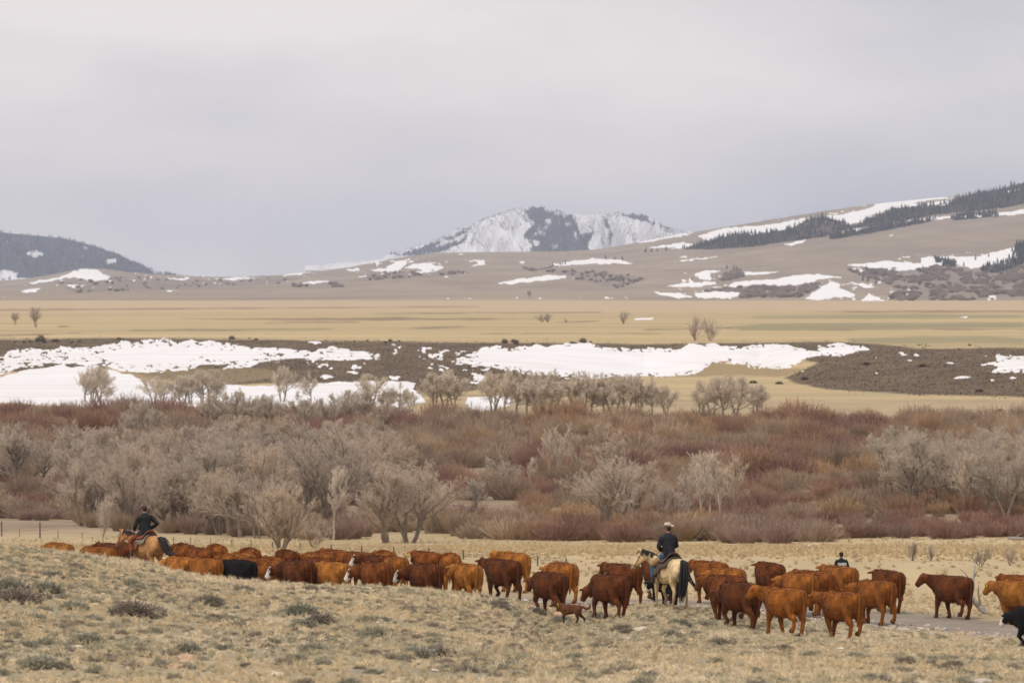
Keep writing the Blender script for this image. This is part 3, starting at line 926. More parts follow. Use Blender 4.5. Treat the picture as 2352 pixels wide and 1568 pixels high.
def rot_z(p, c, a):
    x, y = p[0] - c[0], p[1] - c[1]
    return (c[0] + x * math.cos(a) - y * math.sin(a), c[1] + x * math.sin(a) + y * math.cos(a), p[2])

def gait(p):
    p = p % 1.0
    if p < 0.62:
        return 0.20 - 0.40 * p / 0.62, 0.0
    q = (p - 0.62) / 0.38
    return -0.20 + 0.40 * q, 0.13 * math.sin(math.pi * q)

def cow_meshes(phase, poll_z, turn, stocky=1.0):
    """returns body, list of hoof meshes, list of eye meshes, tag mesh, tail mesh"""
    mb = MB()
    T = [(-0.90, 1.12, .10, .09), (-0.86, 1.06, .19, .155), (-0.78, 1.01, .275, .22), (-0.62, .985, .335, .28), (-0.42, .955, .38, .315), (-0.15, .915, .415, .365), (0.12, .90, .425, .385),
         (0.36, .925, .405, .345), (0.54, .95, .385, .275), (0.68, .97, .34, .225), (0.80, 1.01, .25, .17), (0.88, 1.04, .16, .12)]
    mb.loft([((x, 0, z), (0, hw * stocky, 0), (0, 0, hh), 2.15) for x, z, hh, hw in T])
    # hip bones and shoulder blades
    for s in (-1, 1):
        mb.ball((-0.50, .20 * s * stocky, 1.20), .13, .09, .10)
        mb.ball((0.50, .20 * s * stocky, 1.05), .17, .10, .27)
        mb.ball((-0.68, .19 * s * stocky, 1.02), .20, .12, .27)
    mb.ball((-0.36, 0, .54), .14, .11, .09)                      # udder
    # neck and head
    nb = (0.58, 0.0)
    tz = poll_z
    neck = [(0.45, 0, 1.06), (0.72, 0, 1.06 + (tz - 1.18) * .25), (0.95, 0, 1.09 + (tz - 1.18) * .62), (1.16, 0, tz - .07)]
    nr = [(.20, .30), (.165, .25), (.13, .19), (.115, .15)]
    neck = [rot_z(p, nb, turn * k) for p, k in zip(neck, (0, .4, .8, 1.0))]
    mb.limb(neck, nr, (0, 1, 0), 2.2)
    mb.limb([rot_z(p, nb, turn * k) for p, k in (((0.74, 0, .78), .2), ((0.90, 0, .90 + (tz - 1.18) * .45), .6), ((1.06, 0, tz - .24), .9))], [(.05, .12), (.04, .10), (.035, .07)])   # dewlap
    pitch = R(48) + (1.25 - tz) * 0.35
    yaw = turn * 1.25
    d = Vector((math.cos(pitch) * math.cos(yaw), math.cos(pitch) * math.sin(yaw), -math.sin(pitch)))
    side = Vector((-math.sin(yaw), math.cos(yaw), 0))
    up = side.cross(d) * -1.0
    if up.z < 0: up = -up
    poll = Vector(rot_z((1.17, 0, tz), nb, turn))
    H = [(-.06, .080, .09, 0), (.0, .125, .13, -.01), (.08, .138, .15, -.02), (.16, .125, .145, -.02), (.25, .098, .12, -.015), (.33, .088, .10, -.01), (.39, .098, .095, -.01), (.43, .080, .072, -.012)]
    mb.loft([(poll + d * s_ + up * o, side * a, up * b_, 2.3) for s_, a, b_, o in H])
    for s in (-1, 1):                                           # ears
        e0 = poll + side * (.10 * s) + up * .03 + d * .03
        e1 = e0 + side * (.12 * s) - Vector((0, 0, .02)); e2 = e0 + side * (.21 * s) - Vector((0, 0, .055)) - d * .02
        mb.limb([e0, e1, e2], [(.045, .026), (.062, .024), (.022, .018)], tuple(up))
    hooves, tails = [], []
    feet = []
    for i, (fr, s) in enumerate(((False, 1), (True, 1), (False, -1), (True, -1))):
        dx, li = gait(phase + i * 0.25)
        if fr:
            y = .165 * s * stocky
            foot = (.47 + dx, y * .86, li)
            mb.limb([(.50, y * 1.05, .98), (.47, y * 1.05, .74), (.47 + dx * .25 + li * .3, y, .56), (.485 + dx * .55 + li * .9, y * .92, .36 + li * .5), (.47 + dx * .85 + li * .3, y * .88, .20 + li), (.455 + dx - li * .3, y * .86, .11 + li), foot],
                    [(.11, .185), (.105, .15), (.088, .112), (.072, .080), (.055, .060), (.060, .066), (.064, .072)], (0, 1, 0))
        else:
            y = .175 * s * stocky
            foot = (-.63 + dx, y * .86, li)
            mb.limb([(-.62, y * .95, 1.05), (-.60, y * 1.08, .82), (-.58 + dx * .15, y * 1.05, .66), (-.64 + dx * .4, y, .54 + li * .3), (-.735 + dx * .7 - li * .3, y * .92, .41 + li * .6), (-.70 + dx * .9 - li * .4, y * .9, .24 + li * .9), (-.665 + dx - li * .4, y * .88, .11 + li), foot],
                    [(.13, .24), (.135, .225), (.13, .18), (.098, .125), (.068, .092), (.055, .062), (.060, .066), (.064, .07)], (0, 1, 0))
        feet.append(foot)
    body = mb.fused('cow', 0.021, 3, 0.5)
    P = co_of(body)
    rel = P - np.array(poll)
    sd = rel @ np.array(d); lat = rel @ np.array(side); upv = rel @ np.array(up)
    rr = np.sqrt(lat ** 2 + upv ** 2)
    face = ((sd > -.03) & (sd < .6) & (rr < .17) & (np.abs(lat) < .135)) * (np.clip((sd + .03) / .10, 0, 1)) * np.where(sd < .26, np.clip((upv + .06) / .08, 0.0, 1), 1)
    fattr(body, 'face', face)
    pts = np.clip((0.45 - P[:, 2]) / 0.4, 0, 1) * 0.7 + 0.8 * ((sd > .35) & (rr < .14)) + .5 * np.clip((P[:, 0] - .42) / .4, 0, 1)
    fattr(body, 'points', np.clip(pts, 0, 1))
    # shaggy winter hair lying back along the body
    rg = np.random.default_rng(int(phase * 1000) + 5)
    Nn = np.empty(len(body.vertices) * 3, np.float32); body.vertices.foreach_get('normal', Nn); Nn = Nn.reshape(-1, 3)
    okv = np.nonzero((P[:, 0] < .95) & (P[:, 2] > .42))[0]
    ii = rg.choice(okv, 8500)
    p0 = P[ii] + rg.normal(0, .008, (len(ii), 3)); nn = Nn[ii]
    dr = np.stack([-np.ones(len(ii)) * .8 + rg.normal(0, .35, len(ii)), rg.normal(0, .35, len(ii)), -.75 + rg.normal(0, .3, len(ii))], -1)
    dr = dr - nn * (dr * nn).sum(1)[:, None] + nn * rg.uniform(.15, .75, len(ii))[:, None]
    dr /= np.linalg.norm(dr, axis=1)[:, None]
    sd_ = np.cross(dr, nn); L_ = rg.uniform(.03, .065, len(ii))[:, None]
    HV = np.stack([p0 + sd_ * .009, p0 - sd_ * .009, p0 + dr * L_], 1).reshape(-1, 3)
    hair_me = mesh_np('coat_hair', HV, [np.arange(len(HV)).reshape(-1, 3)], False)
    fattr(hair_me, 'points', np.repeat(np.clip(rg.normal(.15, .35, len(ii)) + .4 * np.clip((P[ii, 0] - .42) / .4, 0, 1), 0, 1), 3)); fattr(hair_me, 'face', np.zeros(len(HV)))
    for f in feet:
        h = MB(); h.limb([(f[0] - .005, f[1], f[2] + .075), (f[0] + .012, f[1], f[2] + .03), (f[0] + .028, f[1], f[2])], [(.066, .072), (.073, .083), (.077, .094)])
        hooves.append(h.mesh('hoof'))
    eyes = []
    for s in (-1, 1):
        e = MB(); e.ball(poll + d * .155 + side * (.108 * s) + up * .03, .024, .024, .024)
        eyes.append(e.mesh('eye'))
    tg = MB(); e0 = poll + side * .235 + up * .01 - Vector((0, 0, .08))
    tg.loft([(e0 + Vector((0, 0, .045)), side * .032, d * .006, 4), (e0 - Vector((0, 0, .045)), side * .038, d * .006, 4)])
    sw = math.sin(phase * 6.28) * .06
    tl = MB(); tl.limb([(-.84, 0, 1.27), (-.915, 0, 1.24), (-.95, sw * .3, 1.08), (-.955, sw * .7, .82), (-.95, sw, .62), (-.945, sw * 1.2, .50), (-.94, sw * 1.3, .36)], [.045, .04, .032, .024, .022, .042, .012])
    return body, hooves, eyes, tg.mesh('ear_tag'), tl.mesh('tail'), hair_me

COWV = []
for ph, pz, tn, st in ((0.05, 1.27, 0.0, 1.0), (0.32, 1.20, 0.20, 1.08), (0.57, 1.05, -0.1, 1.0), (0.82, 1.30, 0.45, 1.05), (0.20, 1.12, 0.15, 1.1), (0.70, 0.86, 0.1, 1.0), (0.45, 1.24, -0.25, 0.95), (0.60, 1.04, 0.55, 1.03)):
    COWV.append(cow_meshes(ph, pz, tn, st))

RED = [(0.250, 0.080, 0.017), (0.335, 0.122, 0.024), (0.190, 0.058, 0.015), (0.138, 0.043, 0.014), (0.390, 0.155, 0.032), (0.300, 0.103, 0.020)]
BLACK = (0.014, 0.013, 0.014)

def ground_lowest(x, y, pts=((0, 0),)):
    return float(zf(W0 / 2 + x * F / y, y))

def place_cow(x0, x1, top, var, tint, label, head=None, white=0.0, size=1.0, Y=None, tagged=False, yawc=None):
    """x0..x1 the columns the animal spans in the photograph, top the row of its back"""
    h = 1.335 * 1.035 * size
    if Y is None:
        u = (x0 + x1) / 2
        Ys = np.arange(190 if u < 1010 else 184 if u < 1250 else 167, 225, 0.1)
        z = zf(u, Ys, False)
        rows = HOR - (z + h) * F / Ys
        Y = float(Ys[np.argmin(np.abs(rows - top))])
    a = R(head if head is not None else 46)
    hd = Vector((-math.cos(a), math.sin(a)))
    xc = ((x0 + x1) / 2 - W0 / 2) * Y / F
    px, py = xc - hd.x * 0.16 * size, Y - 0.16 * size * hd.y
    body, hooves, eyes, tg, tl, hair_me = COWV[var]
    o = link('cow', body, None, M_COAT)
    o.location = (px, py, ground_lowest(px, py) + 0.004)
    o.rotation_euler = (0, 0, math.pi - a)
    o.scale = (size * 0.88, size * 1.03, size * 1.035)
    tag(o, label, 'cow', 'cattle driven along the gravel road')
    o['tint'] = tint; o['white_face'] = float(white)
    for me in hooves: link('hoof', me, o, M_HOOF)
    for me in eyes: link('eye', me, o, M_EYE)
    t_ = link('tail', tl, o, M_COAT); t_['tint'] = tuple(c * 0.72 for c in tint); t_['white_face'] = 0.0
    h_ = link('coat_hair', hair_me, o, M_COAT); h_['tint'] = tuple(c * 1.08 for c in tint); h_['white_face'] = 0.0
    if tagged: link('ear_tag', tg, o, M_TAG)
    return o

# x0, x1, back row, pose, colour, label, heading (degrees turned away from straight left), white face, size
CATTLE = [
    (2300, 2440, 1389, 2, BLACK, 'black cow with white muzzle, half cut off by the right edge, nearest the camera', 12, 0.6, 0.93, False),
    (2250, 2405, 1331, 1, RED[4], 'orange-red cow behind the black cow at the right edge, its head low', 36, 0, 1.0, True),
    (2268, 2430, 1322, 0, RED[0], 'dark red cow half hidden behind the orange-red cow at the right edge', 36, 0, 1.0, False),
    (2122, 2234, 1321, 3, RED[3], 'lone dark red cow standing on the road edge beside the dead branch', 40, 0, 1.0, False),
    (1978, 2088, 1309, 6, RED[2], 'red cow walking just ahead of the lone cow, tail hanging', 50, 0, 1.0, False),
    (1935, 2070, 1331, 4, RED[5], 'bright red cow striding between the nearest red cow and the person on foot', 44, 0, 1.0, False),
    (1858, 1990, 1356, 1, RED[5], 'nearest red cow of the right bunch, head lowered, hind leg stretched back', 38, 0, 1.0, False),
    (1866, 1982, 1298, 0, RED[1], 'red cow directly in front of the person in the two-tone jacket', 44, 0, 1.0, False),
    (1776, 1880, 1315, 4, RED[1], 'orange-brown cow with small pale mark on the rump, middle of right bunch', 46, 0, 1.0, False),
    (1818, 1912, 1310, 0, RED[0], 'red cow tucked behind the pale-marked cow in the right bunch', 46, 0, 1.0, False),
    (1735, 1851, 1346, 3, RED[5], 'red cow with head turned, second nearest of the right bunch', 38, 0, 1.0, False),
    (1710, 1813, 1291, 6, RED[2], 'dark red cow at the back of the right bunch, clear pasture behind it', 50, 0, 1.0, False),
    (1636, 1746, 1326, 2, RED[3], 'dark mahogany cow just behind the cream horse, right side', 42, 0, 1.0, False),
    (1604, 1716, 1314, 1, RED[2], 'red cow with pale brow beside the cream horse tail', 42, 0, 1.0, False),
    (1622, 1706, 1301, 4, RED[1], 'orange cow back showing above the pale-browed cow', 50, 0, 1.0, False),
    (1574, 1676, 1288, 0, RED[0], 'farthest red cow right of the hatted rider', 46, 0, 1.0, False),
    (1456, 1556, 1283, 6, RED[2], 'dark red cow partly hidden behind the hatted rider', 46, 0, 1.0, False),
    (1372, 1478, 1295, 0, RED[2], 'red cow with white ear walking ahead of the cream horse', 44, 0.0, 1.0, False),
    (1332, 1450, 1319, 5, RED[3], 'dark red cow with head down right of the dog', 36, 0, 1.0, False),
    (1232, 1340, 1291, 4, RED[1], 'tan-red cow behind the cow above the dog', 50, 0, 1.0, False),
    (1199, 1308, 1312, 2, RED[3], 'mahogany cow just behind and above the brown dog', 38, 0, 1.0, False),
    (1094, 1199, 1285, 0, RED[3], 'dark red cow with raised head in the middle of the line', 40, 0, 1.0, False),
    (1130, 1224, 1268, 3, RED[4], 'golden red cow behind the dark middle cow, seen from the rear', 54, 0, 1.0, False),
    (1026, 1114, 1303, 1, RED[4], 'small orange cow cut at the hooves by the grass crest', 48, 0, 0.94, False),
    (918, 1020, 1293, 7, RED[3], 'dark red cow with white face left of the small orange cow', 38, 1, 1.0, False),
    (926, 1030, 1266, 0, RED[0], 'red cow with yellow ear tag behind the dark white-faced cow', 46, 0, 1.0, True),
    (1010, 1056, 1270, 4, RED[1], 'orange cow seen from straight behind, back of the middle line', 72, 0, 1.0, False),
    (806, 906, 1291, 7, RED[2], 'red white-faced cow with head lowered at the grass crest', 42, 1, 1.0, False),
    (817, 916, 1275, 3, RED[3], 'dark white-faced cow with head raised behind the other white face', 44, 1, 1.0, False),
    (848, 914, 1264, 1, RED[5], 'red cow at the back beside the dark raised white face', 60, 0, 1.0, False),
    (700, 806, 1286, 1, RED[4], 'orange cow with dropped head in the near line, left of white faces', 40, 0, 1.0, False),
    (630, 722, 1285, 7, RED[3], 'dark brown cow with a large white face in the near line', 36, 1, 1.0, False),
    (572, 650, 1284, 7, RED[5], 'red white-faced cow right behind the black cow', 40, 1, 0.96, False),
    (500, 575, 1283, 5, BLACK, 'all-black cow in the near line among the red cattle', 30, 0, 0.98, False),
    (770, 866, 1267, 2, RED[0], 'red cow in the far line behind the orange cow', 42, 0, 1.0, False),
    (672, 776, 1268, 1, RED[1], 'orange-red cow in the middle of the crowded far line', 42, 0, 1.0, False),
    (722, 812, 1262, 0, RED[0], 'dark-backed cow standing highest in the far line', 46, 0, 1.0, False),
    (622, 690, 1262, 6, RED[2], 'red cow in the far line above the big white face', 56, 0, 1.0, False),
    (584, 648, 1272, 4, RED[5], 'orange cow behind the white-faced cow next to the black cow', 46, 0, 1.0, False),
    (548, 596, 1258, 4, RED[0], 'red cow seen from behind in the back row above the black cow', 64, 0, 1.0, False),
    (526, 578, 1261, 1, RED[4], 'golden cow in the back row just left of a redder one', 56, 0, 1.0, False),
    (472, 520, 1250, 6, RED[5], 'red cow highest in the back row, right of the left rider', 60, 0, 1.0, False),
    (420, 484, 1255, 4, RED[0], 'broad red cow behind the tan horse tail', 46, 0, 1.0, False),
    (398, 440, 1248, 1, RED[0], 'farthest red cow just right of the left rider', 60, 0, 1.0, False),
    (480, 538, 1266, 0, RED[5], 'orange-red cow between back row and black cow', 48, 0, 1.0, False),
    (426, 502, 1279, 2, RED[1], 'orange cow in front of the back row, half hidden by grass', 40, 0, 1.0, False),
    (384, 432, 1275, 4, RED[4], 'orange cow below the tan horse tail, mostly hidden by grass', 46, 0, 0.97, False),
    (262, 330, 1254, 2, RED[0], 'red cow just ahead of the tan horse chest', 36, 0, 1.0, False),
    (226, 296, 1257, 0, RED[3], 'dark red cow ahead of the tan horse, second from it', 38, 0, 1.0, False),
    (182, 250, 1259, 2, RED[1], 'orange cow leading the near line, only its back above the grass', 36, 0, 1.0, False),
    (560, 622, 1277, 0, RED[0], 'red cow wedged between the black cow and the row behind', 46, 0, 1.0, False),
    (694, 762, 1276, 4, RED[2], 'dark red cow squeezed behind the orange near-line cow', 50, 0, 1.0, False),
    (864, 930, 1276, 1, RED[1], 'orange-brown cow behind the two white faces at the crest', 50, 0, 1.0, False),
    (100, 156, 1248, 4, RED[4], 'lone leading cow, only a sliver of back over the crest', 40, 0, 1.0, False),
]
for c in CATTLE:
    x0, x1, top, var, tint, lab, hd_, wf, size, tg_ = c
    j = random.Random(int(x0 * 7 + x1))
    kt = j.uniform(0.9, 1.15)
    tint = tuple(v * kt for v in tint)
    place_cow(x0, x1, top, var, tint, lab, hd_ + 14 + j.uniform(-5, 5), wf, size * j.uniform(0.985, 1.02), 204.0 if 220 < x0 < 280 else None, tg_)
# the black white-faced cow whose head shows under the cream horse's neck
_c = place_cow(1478, 1568, 1339, 5, BLACK, 'black white-faced cow hidden behind the cream horse, its white muzzle low', 58, 1.0, 0.80, 183.0)

# ------------------------------------------------------------------ horses
def hair_strands(mb, guide, n, spread, r0, rnd, taper=0.25):
    G = [Vector(p) for p in guide]
    for i in range(n):
        off = Vector((rnd.gauss(0, 1), rnd.gauss(0, 1), rnd.gauss(0, .4)))
        L = rnd.uniform(.75, 1.05)
        pts, rad = [], []
        m = len(G)
        for k in range(m):
            f = k / (m - 1) * L
            x = f * (m - 1); a = min(int(x), m - 2); q = G[a].lerp(G[a + 1], x - a)
            sp = spread * (0.35 + 0.65 * math.sin(math.pi * min(1, (k + .4) / m)))
            pts.append(q + off * sp)
            rad.append(r0 * (1 - taper * k / (m - 1)) if k < m - 1 else r0 * .2)
        mb.tube(pts, rad, 5)

def horse(name, label, tint, dark, loc, rz, phase, poll, nose, tail_guides, pad_col, sad_col, scale=1.0, boots=False):
    mb = MB()
    T = [(-0.98, 1.27, .10, .09), (-0.94, 1.21, .20, .17), (-0.84, 1.17, .30, .25), (-0.66, 1.16, .345, .285), (-0.42, 1.14, .345, .285), (-0.10, 1.09, .35, .29), (0.18, 1.08, .37, .29), (0.40, 1.11, .385, .265), (0.56, 1.12, .37, .235), (0.70, 1.11, .30, .19), (0.80, 1.10, .2, .13)]
    mb.loft([((x, 0, z), (0, hw, 0), (0, 0, hh), 2.25) for x, z, hh, hw in T])
    for s in (-1, 1):
        mb.ball((-0.70, .16 * s, 1.12), .25, .13, .30); mb.ball((.52, .15 * s, 1.08), .18, .10, .28)
    poll = Vector(poll); nose = Vector(nose)
    nb = Vector((0.56, 0, 1.22))
    mid = nb.lerp(poll, .5) + Vector((0.02, 0, .03))
    mb.limb([nb - Vector((.12, 0, .05)), nb.lerp(mid, .5) + Vector((.02, 0, .0)), mid, poll - (poll - mid) * .12], [(.17, .31), (.135, .245), (.105, .19), (.085, .135)], (0, 1, 0))
    d = (nose - poll).normalized(); L = (nose - poll).length
    side = Vector((0, 0, 1)).cross(d); side.normalize()
    up = d.cross(side); up.normalize()
    if up.z < 0: up = -up
    H = [(-.06, .06, .08, 0), (.04, .095, .125, -.02), (.16, .100, .150, -.045), (.28, .085, .125, -.03), (.42, .062, .088, -.01), (.53, .058, .072, 0), (L, .056, .062, 0), (L + .035, .04, .04, 0)]
    mb.loft([(poll + d * s_ + up * o_, side * a, up * b_, 2.3) for s_, a, b_, o_ in H])
    for s in (-1, 1):
        e0 = poll + side * (.055 * s) + up * .07
        mb.limb([e0, e0 + up * .07 + side * .012 * s - d * .01, e0 + up * .15 - d * .03], [(.032, .028), (.038, .026), (.012, .012)], tuple(side))
    feet = []
    for i, (fr, s) in enumerate(((False, 1), (True, 1), (False, -1), (True, -1))):
        dx, li = gait(phase + i * .25)
        dx *= 1.15
        if fr:
            y = .145 * s; foot = (.53 + dx, y * .85, li)
            mb.limb([(.52, y * 1.05, 1.10), (.50, y * 1.1, .88), (.50 + dx * .2 + li * .3, y, .68), (.53 + dx * .5 + li, y * .92, .47 + li * .5), (.53 + dx * .8 + li * .4, y * .88, .28 + li), (.51 + dx - li * .4, y * .86, .14 + li), (.53 + dx - li * .2, y * .86, .07 + li), foot],
                    [(.09, .17), (.085, .13), (.066, .085), (.054, .062), (.037, .042), (.043, .048), (.04, .045), (.052, .058)])
        else:
            y = .15 * s; foot = (-.70 + dx, y * .85, li)
            mb.limb([(-.68, y * .95, 1.22), (-.66, y * 1.15, .98), (-.63 + dx * .15, y * 1.1, .80), (-.70 + dx * .4, y, .66 + li * .3), (-.80 + dx * .7 - li * .3, y * .92, .52 + li * .6), (-.775 + dx * .9 - li * .4, y * .9, .30 + li * .9), (-.75 + dx - li * .4, y * .88, .14 + li), (-.72 + dx - li * .3, y * .87, .07 + li), foot],
                    [(.12, .25), (.125, .22), (.115, .165), (.07, .098), (.05, .072), (.037, .046), (.043, .048), (.04, .045), (.05, .056)])
        feet.append(foot)
    body = mb.fused(name, 0.02, 3)
    P = co_of(body)
    rel = P - np.array(poll); sd = rel @ np.array(d); rr = np.sqrt(np.maximum((rel ** 2).sum(1) - sd ** 2, 0))
    muz = np.clip((sd - (L - .16)) / .12, 0, 1) * (rr < .12) * .7
    leg = np.clip((0.50 - P[:, 2]) / 0.22, 0, 1) * dark
    fattr(body, 'points', np.clip(np.maximum(muz, leg), 0, 1)); fattr(body, 'face', np.zeros(len(P)))
    o = link(name, body, None, M_HORSE)
    o.location = loc; o.rotation_euler = (0, 0, rz); o.scale = (scale,) * 3
    tag(o, label, 'horse', 'saddle horses')
    o['tint'] = tint; o['white_face'] = 0.0
    for f in feet:
        h = MB(); h.limb([(f[0] - .005, f[1], f[2] + .085), (f[0] + .015, f[1], f[2] + .04), (f[0] + .03, f[1], f[2])], [(.048, .052), (.056, .064), (.064, .078)])
        link('hoof', h.mesh('hoof'), o, M_HOOF)
    for s in (-1, 1):
        e = MB(); e.ball(poll + d * .17 + side * (.088 * s) + up * .01, .022, .022, .022); link('eye', e.mesh('eye'), o, M_EYE)
    rnd = random.Random(int(abs(loc[0]) * 10))
    tm = MB()
    for g, n, sp, r0 in tail_guides: hair_strands(tm, g, n, sp, r0, rnd)
    link('tail', tm.mesh('tail'), o, M_HAIR)
    mm = MB()
    crest = [nb + Vector((-.02, 0, .27)), mid + Vector((-.09, 0, .17)), poll + Vector((-.06, 0, .075))]
    for k in range(40):
        f = k / 39; p = crest[0].lerp(crest[1], f * 2) if f < .5 else crest[1].lerp(crest[2], f * 2 - 1)
        ys = rnd.uniform(.03, .08)
        mm.tube([p, p + Vector((rnd.uniform(-.02, .02), ys * .7, .02)), p + Vector((rnd.uniform(-.03, .03), ys + .025, -.06)), p + Vector((rnd.uniform(-.04, .04), ys + .04, -.06 - rnd.uniform(.04, .10)))], [.020, .018, .013, .004], 5)
    for k in range(8):
        p = poll + up * .07; q = p + d * rnd.uniform(.10, .2) + up * .06 + side * rnd.uniform(-.04, .04)
        mm.tube([p, p.lerp(q, .5) + up * .03, q], [.018, .016, .005], 5)
    link('mane', mm.mesh('mane'), o, M_HAIR)
    # saddle, pad, cinch, bridle
    def arch(x0, x1, a0, a1, o0, o1, rise, nx=10, na=12):
        V, Q = [], []
        for lay in (o0, o1):
            for i in range(nx + 1):
                x = x0 + (x1 - x0) * i / nx
                zc = np.interp(x, [t[0] for t in T], [t[1] for t in T]); hh = np.interp(x, [t[0] for t in T], [t[2] for t in T]); hw = np.interp(x, [t[0] for t in T], [t[3] for t in T])
                for k in range(na + 1):
                    th = a0 + (a1 - a0) * k / na
                    V.append((x, math.sin(th) * (hw + lay), zc + math.cos(th) * (hh + lay + rise(i / nx, th))))
        st = (nx + 1) * (na + 1)
        for lay in (0, 1):
            for i in range(nx):
                for k in range(na):
                    q = lay * st + i * (na + 1) + k
                    f = (q, q + 1, q + na + 2, q + na + 1)
                    Q.append(f if lay else f[::-1])
        def wall(idx):
            for a_, b_ in zip(idx[:-1], idx[1:]): Q.append((a_, b_, b_ + st, a_ + st))
        wall([k for k in range(na + 1)]); wall([nx * (na + 1) + k for k in range(na + 1)][::-1])
        wall([i * (na + 1) for i in range(nx + 1)][::-1]); wall([i * (na + 1) + na for i in range(nx + 1)])
        return mesh_np('saddle_pad', np.array(V), [np.array(Q)])
    pad_m, t_, b_ = new_mat('saddle_blanket', 0.95, 0.05)
    wv = nd(t_, 'ShaderNodeTexWave', wave_type='BANDS', bands_direction='X', i_Scale=7.0, i_Distortion=0.6)
    lk(t_, nd(t_, 'ShaderNodeTexCoord').outputs['Object'], wv.inputs['Vector'])
    lk(t_, mix(t_, rng(t_, wv.outputs['Fac'], .35, .65), pad_col[0], pad_col[1]), b_.inputs['Base Color'])
    pad = link('saddle_pad', arch(-.42, .36, R(-78), R(78), .028, .060, lambda i, th: 0), o, pad_m)
    lea = simple_mat('saddle_leather', sad_col, .3, 9, .45, .4, .1)
    sad = link('saddle', arch(-.33, .27, R(-52), R(52), .064, .105, lambda i, th: (.11 * max(0, 1 - i / .28) ** 1.4 + .07 * max(0, (i - .78) / .22) ** 1.5) * math.cos(th) ** 2), o, lea)
    sad.data.name = 'saddle'
    hn = MB(); hn.limb([(.21, 0, 1.53), (.235, 0, 1.60), (.245, 0, 1.655), (.25, 0, 1.67)], [.035, .024, .036, .02]); link('horn', hn.mesh('horn'), sad, lea)
    for s in (-1, 1):
        fn = MB(); fn.loft([((.02, .315 * s, 1.28), (.11, 0, 0), (0, .014, 0), 3), ((.05, .365 * s, 1.10), (.10, 0, 0), (0, .012, 0), 3), ((.10, .375 * s, .92), (.055, 0, 0), (0, .012, 0), 3)])
        link('fender', fn.mesh('fender'), sad, lea)
        sp = MB(); sp.tube([(.08, .42 * s, .93), (.03, .42 * s, .80), (.08, .42 * s, .755), (.20, .42 * s, .755), (.24, .42 * s, .80), (.16, .42 * s, .93)], [.02] * 6, 6)
        link('stirrup', sp.mesh('stirrup'), sad, lea)
    cm = MB()
    ring = [((.22 + .02), math.sin(th) * .302, 1.085 + math.cos(th) * .382) for th in np.linspace(R(50), R(310), 22)]
    cm.tube(ring, [.022] * len(ring), 5); link('cinch', cm.mesh('cinch'), o, lea)
    bm = MB()
    def hoop(s_, a, b2, off):
        c = poll + d * s_ + up * off
        bm.tube([c + side * (math.cos(th) * a) + up * (math.sin(th) * b2) for th in np.linspace(0, 2 * math.pi, 17)], [.011] * 17, 4)
    hoop(L - .14, .066, .082, -.005); hoop(.06, .104, .135, -.025)
    for s in (-1, 1):
        bm.tube([poll + d * .05 + side * .1 * s, poll + d * .24 + side * .094 * s - up * .02, poll + d * (L - .13) + side * .066 * s - up * .02], [.011] * 3, 4)
    br = link('bridle', bm.mesh('bridle'), o, lea)
    for s in (-1, 1):
        rm = MB(); rm.tube([poll + d * (L - .12) + side * .066 * s - up * .04, mid + Vector((.05, .13 * s, -.05)), Vector((.36, .03 * s, 1.70))], [.008] * 3, 4)
        link('rein', rm.mesh('rein'), br, lea)
    if boots:
        pass
    return o

# ------------------------------------------------------------------ people
M_SKIN = simple_mat('weathered_skin', (0.36, 0.20, 0.14), .15, 12, .6)
def cloth(name, col, var=.3): return simple_mat(name, col, var, 6, .9, .1, .15)

def hand(mb, w, f, palm_n, curl=.8):
    """palm, five separate bent fingers; w wrist, f pointing direction, palm_n the palm's normal"""
    w = Vector(w); f = Vector(f).normalized(); n = Vector(palm_n); n = (n - f * n.dot(f)).normalized(); s = f.cross(n)
    mb.limb([w, w + f * .045, w + f * .09], [(.03, .02), (.042, .019), (.040, .016)], tuple(s))
    for k, (o, L) in enumerate(((-.032, .065), (-.011, .078), (.011, .074), (.032, .058))):
        b0 = w + f * .085 + s * o
        b1 = b0 + (f * math.cos(curl * .5) + n * math.sin(curl * .5)) * (L * .5)
        b2 = b1 + (f * math.cos(curl * 1.6) + n * math.sin(curl * 1.6)) * (L * .55)
        mb.limb([b0 - f * .02, b0, b1, b2], [.0105, .0105, .0095, .008], tuple(s))
    t0 = w + f * .03 - s * .03
    mb.limb([t0 + s * .012, t0 - s * .02 + f * .02, t0 - s * .018 + f * .05 + n * .02], [.014, .0125, .009], tuple(n))

